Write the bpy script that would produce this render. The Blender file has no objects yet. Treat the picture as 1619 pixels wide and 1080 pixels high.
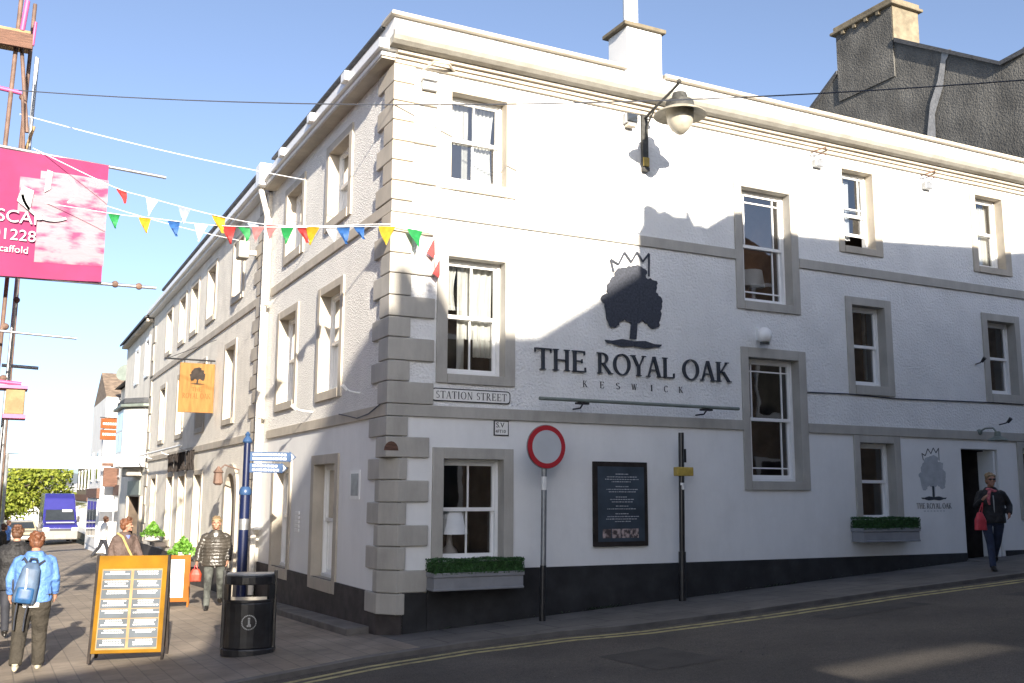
import bpy, bmesh, math, random
from mathutils import Vector, Matrix, Euler
random.seed(7)
R = math.radians
pi = math.pi
SC = bpy.context.scene
COL = SC.collection

# ------------------------------------------------------------------ materials
def mat(name, col, rough=.6, var=.12, vscale=3., bump=0., bscale=60., metal=0., spec=.5, col2=None, stretch=(1, 1, 1), kind='noise', alpha=None, bdist=.01, detail=6., c2pos=(.35, .65), coat=0.):
    m = bpy.data.materials.new(name); m.use_nodes = True
    nt = m.node_tree; N = nt.nodes; L = nt.links
    b = N['Principled BSDF']
    b.inputs['Roughness'].default_value = rough
    b.inputs['Metallic'].default_value = metal
    b.inputs['Specular IOR Level'].default_value = spec
    if coat: b.inputs['Coat Weight'].default_value = coat; b.inputs['Coat Roughness'].default_value = .1
    tc = N.new('ShaderNodeTexCoord'); mp = N.new('ShaderNodeMapping')
    mp.inputs['Scale'].default_value = stretch
    L.new(tc.outputs['Object'], mp.inputs['Vector'])
    n = N.new('ShaderNodeTexNoise'); n.inputs['Scale'].default_value = vscale; n.inputs['Detail'].default_value = detail
    L.new(mp.outputs[0], n.inputs['Vector'])
    cr = N.new('ShaderNodeValToRGB')
    c1 = col
    c2 = col2 if col2 else tuple(min(1, c * (1 + var)) for c in col)
    c0 = tuple(c * (1 - var) for c in col) if not col2 else col
    cr.color_ramp.elements[0].position = c2pos[0]; cr.color_ramp.elements[1].position = c2pos[1]
    cr.color_ramp.elements[0].color = (*c0, 1); cr.color_ramp.elements[1].color = (*c2, 1)
    L.new(n.outputs['Fac'], cr.inputs['Fac']); L.new(cr.outputs['Color'], b.inputs['Base Color'])
    if bump:
        if kind == 'voronoi':
            t = N.new('ShaderNodeTexVoronoi'); t.inputs['Scale'].default_value = bscale; out = t.outputs['Distance']
        else:
            t = N.new('ShaderNodeTexNoise'); t.inputs['Scale'].default_value = bscale; t.inputs['Detail'].default_value = 4; out = t.outputs['Fac']
        L.new(mp.outputs[0], t.inputs['Vector'])
        bp = N.new('ShaderNodeBump'); bp.inputs['Strength'].default_value = bump; bp.inputs['Distance'].default_value = bdist
        L.new(out, bp.inputs['Height']); L.new(bp.outputs[0], b.inputs['Normal'])
    return m

M = {}
M['white_smooth'] = mat('white_painted_plaster', (.76, .76, .75), .7, 0, .9, .3, 9, bdist=.008, stretch=(1, 1, .4), col2=(.80, .80, .79), c2pos=(.3, .55))
M['white_rough'] = mat('white_painted_roughcast', (.73, .73, .72), .85, 0, 1.6, 1., 26, bdist=.028, col2=(.80, .80, .79), c2pos=(.3, .6))
M['pebbledash'] = mat('white_painted_pebbledash', (.70, .69, .66), .9, .0, 40, 1., 52, kind='voronoi', bdist=.012, col2=(.82, .80, .76))
M['cream_wall'] = mat('cream_painted_pebbledash', (.79, .75, .67), .9, .05, 3, .8, 40, kind='voronoi', bdist=.010)
M['stone'] = mat('painted_grey_stone', (.42, .40, .36), .7, .07, 2.4, .35, 40, bdist=.004)
M['stone_l'] = mat('buff_painted_stone', (.48, .43, .355), .72, .08, 2.4, .35, 40, bdist=.004)
M['gutter_stone'] = mat('weathered_gutter_stone', (.30, .285, .25), .85, 0, 5, .5, 30, col2=(.37, .355, .315), bdist=.006)
M['plinth'] = mat('black_painted_plinth', (.024, .024, .026), .75, .3, 3, .5, 18, bdist=.008)
M['plinth_b'] = mat('brown_black_painted_plinth', (.045, .037, .035), .8, .3, 5, .5, 18, bdist=.008)
M['frame'] = mat('white_gloss_paint', (.80, .80, .79), .35, .03, 6)
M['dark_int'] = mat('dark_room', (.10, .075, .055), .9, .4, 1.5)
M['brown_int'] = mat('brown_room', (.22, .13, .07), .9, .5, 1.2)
M['curtain'] = mat('net_curtain', (.75, .74, .70), .9, .05, 8)
M['blind'] = mat('cream_blind', (.70, .62, .45), .9, .04, 4)
M['greycurtain'] = mat('grey_curtain', (.42, .44, .47), .9, .15, 6, stretch=(6, 6, .3))
M['black'] = mat('black_paint', (.015, .015, .017), .4, .3, 6)
M['blackmetal'] = mat('black_metal', (.02, .02, .022), .3, .3, 8, .2, 20, coat=.3)
M['letters'] = mat('slate_black_letter', (.028, .034, .045), .5, .2, 8)
M['logo'] = mat('slate_metal_tree', (.035, .04, .055), .55, .35, 30, .5, 60, bdist=.004)
M['logo_faint'] = mat('pale_grey_paint', (.40, .42, .44), .7, .12, 8)
M['galv'] = mat('galvanised_steel', (.30, .31, .32), .45, .15, 9, metal=.6)
M['rust'] = mat('rusty_steel', (.13, .08, .06), .7, .3, 6, .3, 20)
M['red'] = mat('sign_red', (.42, .02, .03), .45, .05, 4)
M['signgrey'] = mat('sign_face_grey', (.50, .52, .54), .5, .05, 4)
M['yellow'] = mat('yellow_board_paint', (.19, .095, .006), .75, .22, 3, spec=.12)
M['orange'] = mat('orange_oak_sign', (.24, .125, .042), .85, .16, 2.5, stretch=(6, 6, 1), spec=.15)
M['orange_b'] = mat('orange_wood', (.24, .085, .016), .75, .15, 3, spec=.12)
M['paper'] = mat('white_paper', (.78, .77, .74), .6, .05, 8)
M['slate_panel'] = mat('slate_blue_panel', (.045, .06, .078), .5, .25, 3, spec=.25)
M['bluepaint'] = mat('post_blue_paint', (.006, .012, .05), .35, .15, 5, coat=.2)
M['signblue'] = mat('sign_blue', (.03, .07, .16), .35, .08, 5)
M['whitepaint'] = mat('white_lettering', (.8, .8, .8), .5, .02, 5)
M['magenta'] = mat('magenta_vinyl', (.31, .022, .115), .7, .08, 4)
M['glareban'] = mat('pale_glare_vinyl', (.33, .07, .17), .7, 0, 2.6, .6, 5, stretch=(1, 1, 2.5), col2=(.42, .30, .345), c2pos=(.36, .50), bdist=.03, spec=.2)  # pale print and sun glare on the magenta, both put into the colour
M['banner_text'] = mat('white_print', (.5, .45, .47), .7, .05, 5)
M['pinkwrap'] = mat('pink_tube_wrap', (.40, .07, .19), .5, .1, 6)
M['timber'] = mat('weathered_timber', (.12, .06, .04), .8, .3, 5, .4, 30, stretch=(1, 1, 8))
M['plank'] = mat('pale_plank', (.26, .18, .09), .8, .2, 5, .3, 30)
M['slate_roof'] = mat('slate_roof', (.06, .063, .07), .8, .25, 9, .5, 14, stretch=(1, 1, 3))
M['render_grey'] = mat('grey_cement_render', (.085, .084, .080), .95, 0, 1.2, 1., 26, col2=(.17, .165, .152), bdist=.03, detail=9, c2pos=(.3, .7))
M['render_patch'] = mat('pale_cement_patch', (.30, .30, .30), .9, .15, 7, .5, 22)
M['brown_stone'] = mat('brown_rubble_stone', (.20, .15, .11), .9, .3, 4, .8, 7, kind='voronoi', bdist=.03)
M['buff_stone'] = mat('buff_chimney_stone', (.19, .16, .11), .85, .2, 5, .5, 14)
M['leaf'] = mat('box_hedge_leaf', (.018, .055, .012), .55, 0, 18, col2=(.04, .12, .03))
M['leaf_b'] = mat('bright_leaf', (.10, .26, .03), .5, 0, 10, col2=(.20, .42, .06))
M['leaf_t'] = mat('tree_leaf', (.11, .16, .016), .6, 0, 2.2, col2=(.34, .37, .055))
M['bark'] = mat('bark', (.09, .07, .05), .9, .3, 8, .5, 20)
M['lampglass'] = mat('milky_lamp_glass', (.40, .37, .30), .35, .15, 9)
M['shade'] = mat('white_fabric_shade', (.72, .74, .76), .8, .04, 6)
M['ceramic'] = mat('white_ceramic', (.65, .60, .58), .3, .1, 9)
M['trough'] = mat('grey_painted_trough', (.24, .245, .26), .55, .1, 5, .2, 14)
M['brass'] = mat('yellow_junction_box', (.42, .30, .06), .5, .2, 8)
M['skin'] = mat('skin', (.36, .19, .13), .55, .08, 14)
M['hair_r'] = mat('auburn_hair', (.12, .045, .02), .55, .3, 30, .6, 60, stretch=(1, 1, .3))
M['hair_g'] = mat('sandy_hair', (.20, .14, .075), .6, .3, 30, .6, 60)
M['hair_b'] = mat('brown_hair', (.08, .035, .018), .6, .3, 30, .6, 60)
M['jk_blue'] = mat('light_blue_jacket', (.085, .19, .46), .6, .1, 5, .9, 9, bdist=.06)
M['jk_black'] = mat('black_jacket', (.012, .012, .014), .7, .3, 6, .9, 9, bdist=.06)
M['jk_brown'] = mat('brown_jacket', (.085, .058, .050), .75, .2, 8, .9, 9, bdist=.06)
M['jk_puffy'] = mat('dark_shiny_quilted_jacket', (.045, .04, .034), .3, .4, 5, .5, 16, bdist=.03)
M['tr_olive'] = mat('olive_trousers', (.034, .029, .022), .9, .2, 6, .9, 9, bdist=.06)
M['tr_dark'] = mat('dark_trousers', (.018, .02, .028), .8, .2, 6, .4, 12)
M['jeans'] = mat('navy_jeans', (.025, .035, .07), .85, .25, 10, .4, 20)
M['tr_grey'] = mat('grey_patterned_trousers', (.06, .065, .06), .85, .6, 9)
M['shoe_w'] = mat('pale_trainer', (.40, .37, .29), .6, .12, 12)
M['shoe_b'] = mat('black_shoe', (.015, .014, .013), .4, .2, 12)
M['white_cloth'] = mat('white_cloth', (.75, .75, .74), .8, .05, 6)
M['rucksack'] = mat('blue_grey_rucksack', (.06, .10, .17), .6, .25, 9, .3, 20)
M['rucksack_d'] = mat('blue_rucksack_panel', (.02, .08, .2), .5, .2, 9)
M['strap'] = mat('dark_webbing', (.02, .025, .04), .7, .2, 9)
M['khaki'] = mat('khaki_strap', (.38, .30, .12), .8, .15, 9)
M['bag_red'] = mat('coral_red_bag', (.55, .05, .07), .5, .15, 9)
M['scarf'] = mat('pink_scarf', (.45, .12, .14), .8, .4, 20)
M['bag_orange'] = mat('red_orange_bag', (.28, .04, .018), .5, .3, 9)
M['lilac_shirt'] = mat('blue_shirt', (.16, .20, .55), .8, .1, 9)
M['vanblue'] = mat('van_blue_paint', (.028, .026, .17), .25, .06, 3, coat=.6)
M['silver'] = mat('silver_bumper', (.20, .19, .175), .4, .08, 4)
M['carbeige'] = mat('car_beige_paint', (.38, .34, .24), .3, .06, 4, coat=.5)
M['tyre'] = mat('tyre_rubber', (.02, .02, .02), .9, .2, 9)
M['darkglass'] = mat('tinted_glass', (.03, .035, .04), .08, .1, 3, spec=.9)
M['headlamp'] = mat('headlamp_glass', (.65, .66, .66), .15, .1, 9)
M['terracotta'] = mat('pink_awning', (.62, .26, .25), .8, .1, 5)
M['brownsign'] = mat('brown_sign_board', (.19, .062, .022), .8, .1, 4, spec=.1)
M['hill'] = mat('far_hillside', (.16, .19, .20), .95, .25, .004, detail=4)
M['matt_dark'] = mat('matt_dark_paint', (.035, .03, .028), .95, .2, 9, spec=.05)
M['lampmetal'] = mat('dark_lamp_metal', (.05, .05, .047), .6, .35, 14, .4, 40, spec=.3)
M['lampshade'] = mat('dull_enamel_shade', (.27, .25, .20), .6, .2, 9, spec=.3)
M['wire_d'] = mat('dark_cable', (.05, .055, .07), .6, .1, 5)
M['wire_w'] = mat('white_cord', (.72, .73, .75), .6, .05, 5)
M['lead'] = mat('lead_roof', (.20, .21, .22), .7, .15, 3)
M['verdigris'] = mat('grey_green_metal', (.16, .19, .17), .5, .15, 5)
for nm, c in (('red', (.42, .035, .035)), ('white', (.7, .7, .72)), ('yellow', (.50, .34, .02)), ('blue', (.03, .12, .36)), ('green', (.02, .26, .07)), ('pink', (.5, .2, .2)), ('pale', (.36, .43, .52))):
    m = mat(nm + '_flag_cloth', c, .6, .15, 14)
    M['fl_' + nm] = m

def translucent(m, f=.35):
    nt = m.node_tree; N = nt.nodes; L = nt.links
    b = N['Principled BSDF']; o = N['Material Output']; t = N.new('ShaderNodeBsdfTranslucent'); x = N.new('ShaderNodeMixShader')
    src = b.inputs['Base Color'].links[0].from_socket
    L.new(src, t.inputs['Color']); x.inputs[0].default_value = f
    L.new(b.outputs[0], x.inputs[1]); L.new(t.outputs[0], x.inputs[2]); L.new(x.outputs[0], o.inputs['Surface'])
def grime(m, amt, scale, stretch, lo=.35, hi=.62):
    nt = m.node_tree; N = nt.nodes; L = nt.links; b = N['Principled BSDF']; src = b.inputs['Base Color'].links[0].from_socket
    tc = N.new('ShaderNodeTexCoord'); mp = N.new('ShaderNodeMapping'); mp.inputs['Scale'].default_value = stretch; L.new(tc.outputs['Object'], mp.inputs['Vector'])
    n = N.new('ShaderNodeTexNoise'); n.inputs['Scale'].default_value = scale; n.inputs['Detail'].default_value = 9; n.inputs['Roughness'].default_value = .7; L.new(mp.outputs[0], n.inputs['Vector'])
    mr = N.new('ShaderNodeMapRange'); mr.inputs[1].default_value = lo; mr.inputs[2].default_value = hi; mr.inputs[3].default_value = 1 - amt; mr.inputs[4].default_value = 1.
    L.new(n.outputs['Fac'], mr.inputs[0])
    mx = N.new('ShaderNodeMix'); mx.data_type = 'RGBA'; mx.blend_type = 'MULTIPLY'; mx.inputs[0].default_value = 1.
    L.new(src, mx.inputs[6]); L.new(mr.outputs[0], mx.inputs[7]); L.new(mx.outputs[2], b.inputs['Base Color'])
grime(M['white_smooth'], .05, 1., (2.2, 2.2, .5)); grime(M['white_smooth'], .05, .7, (1, 1, 1), .42, .55)
grime(M['white_rough'], .07, 1., (1.6, 1.6, .6)); grime(M['pebbledash'], .08, 1., (2, 2, .6)); grime(M['cream_wall'], .12, 1., (2, 2, .6))
grime(M['stone'], .16, 1.6, (3, 3, .8)); grime(M['stone_l'], .14, 1.6, (3, 3, .8)); grime(M['plinth'], .45, 2.5, (1, 1, 1))
grime(M['render_grey'], .35, .8, (2, 2, .5)); grime(M['buff_stone'], .3, 1.5, (1, 1, 1))
for k in ('curtain', 'blind', 'leaf_b', 'leaf_t', 'fl_red', 'fl_white', 'fl_yellow', 'fl_blue', 'fl_green', 'fl_pink', 'fl_pale', 'magenta', 'glareban'):
    translucent(M[k])

def glass_mat(name, fac, tint=(.9, .93, .95)):
    m = bpy.data.materials.new(name); m.use_nodes = True
    nt = m.node_tree; N = nt.nodes; L = nt.links
    N.remove(N['Principled BSDF']); o = N['Material Output']
    g = N.new('ShaderNodeBsdfGlossy'); g.inputs['Roughness'].default_value = .015
    t = N.new('ShaderNodeBsdfTransparent'); t.inputs['Color'].default_value = (*tint, 1)
    lw = N.new('ShaderNodeFresnel'); lw.inputs['IOR'].default_value = 1.55
    a = N.new('ShaderNodeMath'); a.operation = 'ADD'; a.inputs[1].default_value = fac; a.use_clamp = True
    x = N.new('ShaderNodeMixShader')
    nz = N.new('ShaderNodeTexNoise'); nz.inputs['Scale'].default_value = 1.6
    tc = N.new('ShaderNodeTexCoord'); L.new(tc.outputs['Object'], nz.inputs['Vector'])
    bp = N.new('ShaderNodeBump'); bp.inputs['Strength'].default_value = .12; bp.inputs['Distance'].default_value = .02
    L.new(nz.outputs['Fac'], bp.inputs['Height']); L.new(bp.outputs[0], g.inputs['Normal'])
    L.new(lw.outputs[0], a.inputs[0]); L.new(a.outputs[0], x.inputs[0]); L.new(t.outputs[0], x.inputs[1]); L.new(g.outputs[0], x.inputs[2])
    L.new(x.outputs[0], o.inputs['Surface'])
    return m
M['glass'] = glass_mat('window_glass', .16)

def paving(name, c1, c2, mortar, sx, sy, ms=.012, rough=.8, bump=.4, rot=0.):
    m = bpy.data.materials.new(name); m.use_nodes = True
    nt = m.node_tree; N = nt.nodes; L = nt.links; b = N['Principled BSDF']; b.inputs['Roughness'].default_value = rough
    tc = N.new('ShaderNodeTexCoord'); mp = N.new('ShaderNodeMapping'); mp.inputs['Rotation'].default_value = (0, 0, rot)
    L.new(tc.outputs['Object'], mp.inputs['Vector'])
    br = N.new('ShaderNodeTexBrick'); br.inputs['Scale'].default_value = 1.; br.inputs['Brick Width'].default_value = sx; br.inputs['Row Height'].default_value = sy
    br.inputs['Mortar Size'].default_value = ms; br.inputs['Color1'].default_value = (*c1, 1); br.inputs['Color2'].default_value = (*c2, 1); br.inputs['Mortar'].default_value = (*mortar, 1)
    L.new(mp.outputs[0], br.inputs['Vector'])
    n = N.new('ShaderNodeTexNoise'); n.inputs['Scale'].default_value = 1.3; n.inputs['Detail'].default_value = 8; n.inputs['Roughness'].default_value = .65
    L.new(tc.outputs['Object'], n.inputs['Vector'])
    mr = N.new('ShaderNodeMapRange'); mr.inputs[1].default_value = .3; mr.inputs[2].default_value = .7; mr.inputs[3].default_value = .62; mr.inputs[4].default_value = 1.25
    L.new(n.outputs['Fac'], mr.inputs[0])
    mx = N.new('ShaderNodeMix'); mx.data_type = 'RGBA'; mx.blend_type = 'MULTIPLY'; mx.inputs[0].default_value = 1.
    L.new(br.outputs['Color'], mx.inputs[6]); L.new(mr.outputs[0], mx.inputs[7]); L.new(mx.outputs[2], b.inputs['Base Color'])
    bp = N.new('ShaderNodeBump'); bp.inputs['Strength'].default_value = bump; bp.inputs['Distance'].default_value = .01
    n2 = N.new('ShaderNodeTexNoise'); n2.inputs['Scale'].default_value = 35.
    L.new(tc.outputs['Object'], n2.inputs['Vector'])
    ad = N.new('ShaderNodeMath'); ad.operation = 'SUBTRACT'; L.new(n2.outputs['Fac'], ad.inputs[0]); L.new(br.outputs['Fac'], ad.inputs[1])
    L.new(ad.outputs[0], bp.inputs['Height']); L.new(bp.outputs[0], b.inputs['Normal'])
    return m
M['setts'] = paving('worn_stone_setts', (.26, .215, .17), (.30, .25, .195), (.19, .16, .13), .42, .21, .007, rot=pi / 2)
M['flags'] = paving('pavement_flags', (.125, .115, .105), (.15, .138, .122), (.055, .05, .045), .75, .62, .009, rot=0)
def asphalt():
    m = mat('worn_asphalt', (.066, .058, .051), .85, 0, .8, 1., 110, col2=(.112, .098, .084), bdist=.014, detail=10, c2pos=(.3, .7))
    nt = m.node_tree; N = nt.nodes; L = nt.links; b = N['Principled BSDF']; src = b.inputs['Base Color'].links[0].from_socket
    n = N.new('ShaderNodeTexVoronoi'); n.inputs['Scale'].default_value = 90; tc = N.new('ShaderNodeTexCoord'); L.new(tc.outputs['Object'], n.inputs['Vector'])
    mr = N.new('ShaderNodeMapRange'); mr.inputs[1].default_value = 0; mr.inputs[2].default_value = 1; mr.inputs[3].default_value = 1.5; mr.inputs[4].default_value = .6
    L.new(n.outputs['Color'], mr.inputs[0])
    mx = N.new('ShaderNodeMix'); mx.data_type = 'RGBA'; mx.blend_type = 'MULTIPLY'; mx.inputs[0].default_value = 1.
    L.new(src, mx.inputs[6]); L.new(mr.outputs[0], mx.inputs[7]); L.new(mx.outputs[2], b.inputs['Base Color'])
    return m
M['asphalt'] = asphalt()
M['kerb'] = mat('kerb_stone', (.13, .12, .11), .8, .2, 4, .4, 30)
M['roadyellow'] = mat('worn_yellow_line', (.17, .15, .09), .8, 0, 7, .5, 90, col2=(.46, .40, .19), detail=10, c2pos=(.3, .52))
grime(M['asphalt'], .30, .35, (1, 1, 1)); grime(M['asphalt'], .25, 7, (1, 1, 1), .3, .45)
grime(M['setts'], .2, .5, (1, 1, 1)); grime(M['roadyellow'], .3, 3, (1, 1, 1))
M['earth'] = mat('ground_soil', (.10, .10, .06), .95, .3, .2)

# ------------------------------------------------------------------ mesh builder
class MB:
    def __init__(s): s.v = []; s.f = []; s.T = None
    def add(s, vs, fs):
        o = len(s.v)
        if s.T is not None: vs = [s.T @ Vector(p) for p in vs]
        s.v += [tuple(p) for p in vs]; s.f += [tuple(i + o for i in f) for f in fs]
        return s
    def box(s, x0, x1, y0, y1, z0, z1):
        v = [(x, y, z) for z in (z0, z1) for y in (y0, y1) for x in (x0, x1)]
        return s.add(v, [(0, 2, 3, 1), (4, 5, 7, 6), (0, 1, 5, 4), (2, 6, 7, 3), (0, 4, 6, 2), (1, 3, 7, 5)])
    def fb(s, pl, s0, s1, d0, d1, z0, z1):      # box on a facade: s along, d outward
        if pl == 'R': return s.box(s0, s1, -d1, -d0, z0, z1)
        return s.box(-d1, -d0, s0, s1, z0, z1)
    def fpoly(s, pl, pts, d0, d1):              # polygon (s,z) extruded between d0 and d1 on a facade
        n = len(pts); F = (lambda a, d, z: (a, -d, z)) if pl == 'R' else (lambda a, d, z: (-d, a, z))
        v = [F(a, d0, z) for a, z in pts] + [F(a, d1, z) for a, z in pts]
        return s.add(v, [tuple(range(n)), tuple(range(2 * n - 1, n - 1, -1))] + [(i, (i + 1) % n, n + (i + 1) % n, n + i) for i in range(n)])
    def prism(s, poly, z0, z1):
        n = len(poly); v = [(x, y, z0) for x, y in poly] + [(x, y, z1) for x, y in poly]
        return s.add(v, [tuple(range(n))[::-1], tuple(range(n, 2 * n))] + [(i, (i + 1) % n, n + (i + 1) % n, n + i) for i in range(n)])
    def tube(s, pts, r, n=8, cap=True):
        P = [Vector(p) for p in pts]; rs = r if isinstance(r, (list, tuple)) else [r] * len(P)
        v = []; up = None
        for i, p in enumerate(P):
            t = (P[min(i + 1, len(P) - 1)] - P[max(i - 1, 0)]).normalized()
            if up is None:
                up = Vector((0, 0, 1)) if abs(t.z) < .9 else Vector((1, 0, 0))
            a = t.cross(up).normalized(); b = a.cross(t).normalized(); up = b
            for k in range(n):
                q = 2 * pi * k / n; v.append(p + (a * math.cos(q) + b * math.sin(q)) * rs[i])
        f = []
        for i in range(len(P) - 1):
            for k in range(n):
                f.append((i * n + k, i * n + (k + 1) % n, (i + 1) * n + (k + 1) % n, (i + 1) * n + k))
        if cap: f += [tuple(range(n))[::-1], tuple((len(P) - 1) * n + k for k in range(n))]
        return s.add(v, f)
    def loft(s, secs, n=16, e=2.):               # secs: (cx,cy,cz,rx,ry[,tilt]) horizontal ellipses
        v = []; f = []
        for sc in secs:
            cx, cy, cz, rx, ry = sc[:5]; tl = sc[5] if len(sc) > 5 else 0
            for k in range(n):
                q = 2 * pi * k / n; c, d = math.cos(q), math.sin(q)
                x = rx * math.copysign(abs(c) ** (2 / e), c); y = ry * math.copysign(abs(d) ** (2 / e), d)
                v.append((cx + x, cy + y, cz + y * tl))
        m = len(secs)
        for i in range(m - 1):
            for k in range(n): f.append((i * n + k, i * n + (k + 1) % n, (i + 1) * n + (k + 1) % n, (i + 1) * n + k))
        f += [tuple(range(n))[::-1], tuple((m - 1) * n + k for k in range(n))]
        return s.add(v, f)
    def lathe(s, prof, c=(0, 0, 0), n=20):
        return s.loft([(c[0], c[1], c[2] + z, r, r) for r, z in prof], n)
    def sph(s, c, r, n=12, m=8):
        if not isinstance(r, (tuple, list)): r = (r, r, r)
        return s.loft([(c[0], c[1], c[2] - r[2] * math.cos(pi * (i + .02 if i == 0 else i - .02 if i == m else i) / m), max(.0005, r[0] * math.sin(pi * i / m)), max(.0005, r[1] * math.sin(pi * i / m))) for i in range(m + 1)], n)
    def quad(s, *p): return s.add(p, [tuple(range(len(p)))])
    def build(s, name, m, parent=None, smooth=False, bevel=0., recalc=True):
        me = bpy.data.meshes.new(name); me.from_pydata(s.v, [], s.f)
        if recalc:
            bm = bmesh.new(); bm.from_mesh(me); bmesh.ops.recalc_face_normals(bm, faces=bm.faces); bm.to_mesh(me); bm.free()
        me.materials.append(M[m] if isinstance(m, str) else m)
        if smooth:
            me.polygons.foreach_set('use_smooth', [True] * len(me.polygons))
            me.set_sharp_from_angle(angle=R(40))
        o = bpy.data.objects.new(name, me); COL.objects.link(o)
        if parent: o.parent = parent
        if bevel:
            b = o.modifiers.new('bevel', 'BEVEL'); b.width = bevel; b.segments = 2; b.limit_method = 'ANGLE'
        return o

def tag(o, label=None, cat=None, group=None, kind=None):
    if label: o['label'] = label
    if cat: o['category'] = cat
    if group: o['group'] = group
    if kind: o['kind'] = kind
    return o
def thing(name, label, cat, loc=(0, 0, 0), rz=0, group=None):
    o = bpy.data.objects.new(name, None); COL.objects.link(o); o.empty_display_size = .2
    o.location = loc; o.rotation_euler = (0, 0, rz)
    return tag(o, label, cat, group)
def flesh(name, mb, m, parent, voxel=.012, it=6, extra=None):
    ob = mb.build(name + '_raw', m, None, recalc=True)
    r = ob.modifiers.new('r', 'REMESH'); r.mode = 'VOXEL'; r.voxel_size = voxel; r.use_smooth_shade = True
    sm = ob.modifiers.new('s', 'SMOOTH'); sm.factor = .5; sm.iterations = it
    dg = bpy.context.evaluated_depsgraph_get()
    me = bpy.data.meshes.new_from_object(ob.evaluated_get(dg), depsgraph=dg)
    me.name = name
    bpy.data.objects.remove(ob)
    me.materials.clear(); me.materials.append(M[m])
    me.polygons.foreach_set('use_smooth', [True] * len(me.polygons))
    o = bpy.data.objects.new(name, me); COL.objects.link(o); o.parent = parent
    return o

def gz(x, y):
    x = max(-8, min(40, x)); z = .08 + .06 * x
    if y < 20: z -= .03 * max(y, -40)
    else: z -= .6 + .0165 * (min(y, 90) - 20)
    return z

# ------------------------------------------------------------------ ground
KP = [(-60, -22), (-8, -4.2), (-2.2, -1.9), (-.75, -1.5), (.4, -1.4), (1.65, -1.52), (2.5, -1.8), (4.1, -1.93), (6.8, -1.93), (9.4, -2.1), (40, -2.3)]
def ky(x):
    for (a, b), (c, d) in zip(KP, KP[1:]):
        if a <= x <= c:
            return b + (d - b) * (x - a) / (c - a)
    return KP[-1][1]
def sheet(name, xs, ys, off, m, kind='structure', yfun=None):
    b = MB(); n = len(ys or yfun(xs[0]))
    for x in xs:
        for y in (yfun(x) if yfun else ys): b.v.append((x, y, gz(x, y) + (off(x, y) if callable(off) else off)))
    for i in range(len(xs) - 1):
        for j in range(n - 1): b.f.append((i * n + j, (i + 1) * n + j, (i + 1) * n + j + 1, i * n + j + 1))
    o = b.build(name, m, smooth=False, recalc=False); tag(o, kind=kind); return o
def frange(a, b, n): return [a + (b - a) * i / n for i in range(n + 1)]
XB = [-4000, -800, -200, -60, -20, -8, -4, 0, 4, 10, 20, 40, 80, 200, 800, 4000]
YB = [-400, -100, -40, -25, -15, -8, -3, 0, 5, 10, 15, 20, 30, 50, 70, 90, 150, 300, 900, 4000]
sheet('ground', XB, YB, -.25, 'earth')
RX = frange(-60, 60, 60)
sheet('road', RX, [-40, -30, -20, -12, -8, -5, -3, -2, -1, 0], -.05, 'asphalt')
sheet('street_paving', [-8, -6, -4.5, -3.5, -2.2, -1.4, -.75, 0], None, 0., 'setts', yfun=lambda x: [ky(x) + (-1.2 - ky(x)) * i / 6 for i in range(7)] + [0, 2, 4, 6, 8, 11, 14, 17, 20, 25, 30, 40, 50, 60, 75, 90])
sheet('pavement', [0, .4, 1, 1.65, 2.5, 3.3, 4.1, 5, 6.8, 8, 9.4, 12, 15, 20, 30], None, 0., 'flags', yfun=lambda x: [ky(x) + (.3 - ky(x)) * i / 5 for i in range(6)])
k = MB(); n = 0; xs = [-8, -6, -4, -2.2, -1.5, -.75, -.2, .4, 1, 1.65, 2.1, 2.5, 3.3, 4.1, 5.5, 6.8, 8, 9.4, 12, 15, 20, 30]
for x in xs:
    for dy, dz in ((0, -.1), (-.005, .006), (.13, .006), (.13, -.1)): k.v.append((x, ky(x) + dy - .01, gz(x, ky(x)) + dz))
for i in range(len(xs) - 1):
    for j in range(3): k.f.append((i * 4 + j, (i + 1) * 4 + j, (i + 1) * 4 + j + 1, i * 4 + j + 1))
tag(k.build('kerb', 'kerb'), kind='structure')
for off in (.24, .44):
    k = MB(); xs2 = frange(-7.9, 29, 120)
    for x in xs2:
        w = .004 * math.sin(x * 5.1)
        k.v += [(x, ky(x) - off + w, gz(x, ky(x) - off) - .045), (x, ky(x) - off - .085 + w, gz(x, ky(x) - off) - .0445)]
    for i in range(len(xs2) - 1): k.f.append((2 * i, 2 * i + 1, 2 * i + 3, 2 * i + 2))
    tag(k.build('road_marking', 'roadyellow', recalc=False), kind='structure')
def rpatch(x0, x1, y0, y1, off, name, m, n=6):
    b = MB(); rr = random.Random(int(x0 * 7))
    P = [(x0 + (x1 - x0) * i / n, y0 + rr.uniform(-.03, .03)) for i in range(n + 1)]; Q = [(x0 + (x1 - x0) * i / n, y1 + rr.uniform(-.03, .03)) for i in range(n + 1)]
    for i in range(n): b.quad(*[(x, y, gz(x, y) + off) for x, y in (P[i], P[i + 1], Q[i + 1], Q[i])])
    o = b.build(name, m, recalc=False); tag(o, kind='structure'); return o
M['asphalt_b'] = mat('newer_asphalt', (.040, .036, .033), .8, 0, 3, 1., 110, col2=(.062, .056, .050), bdist=.012)
rpatch(4.6, 6.3, -3.15, -2.75, -.046, 'road_patch', 'asphalt_b'); rpatch(1.2, 2.0, -4.3, -3.2, -.046, 'road_patch', 'asphalt_b'); rpatch(7.5, 11.5, -3.6, -3.25, -.046, 'road_patch', 'asphalt_b', 12)
b = MB(); rr = random.Random(12)
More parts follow.
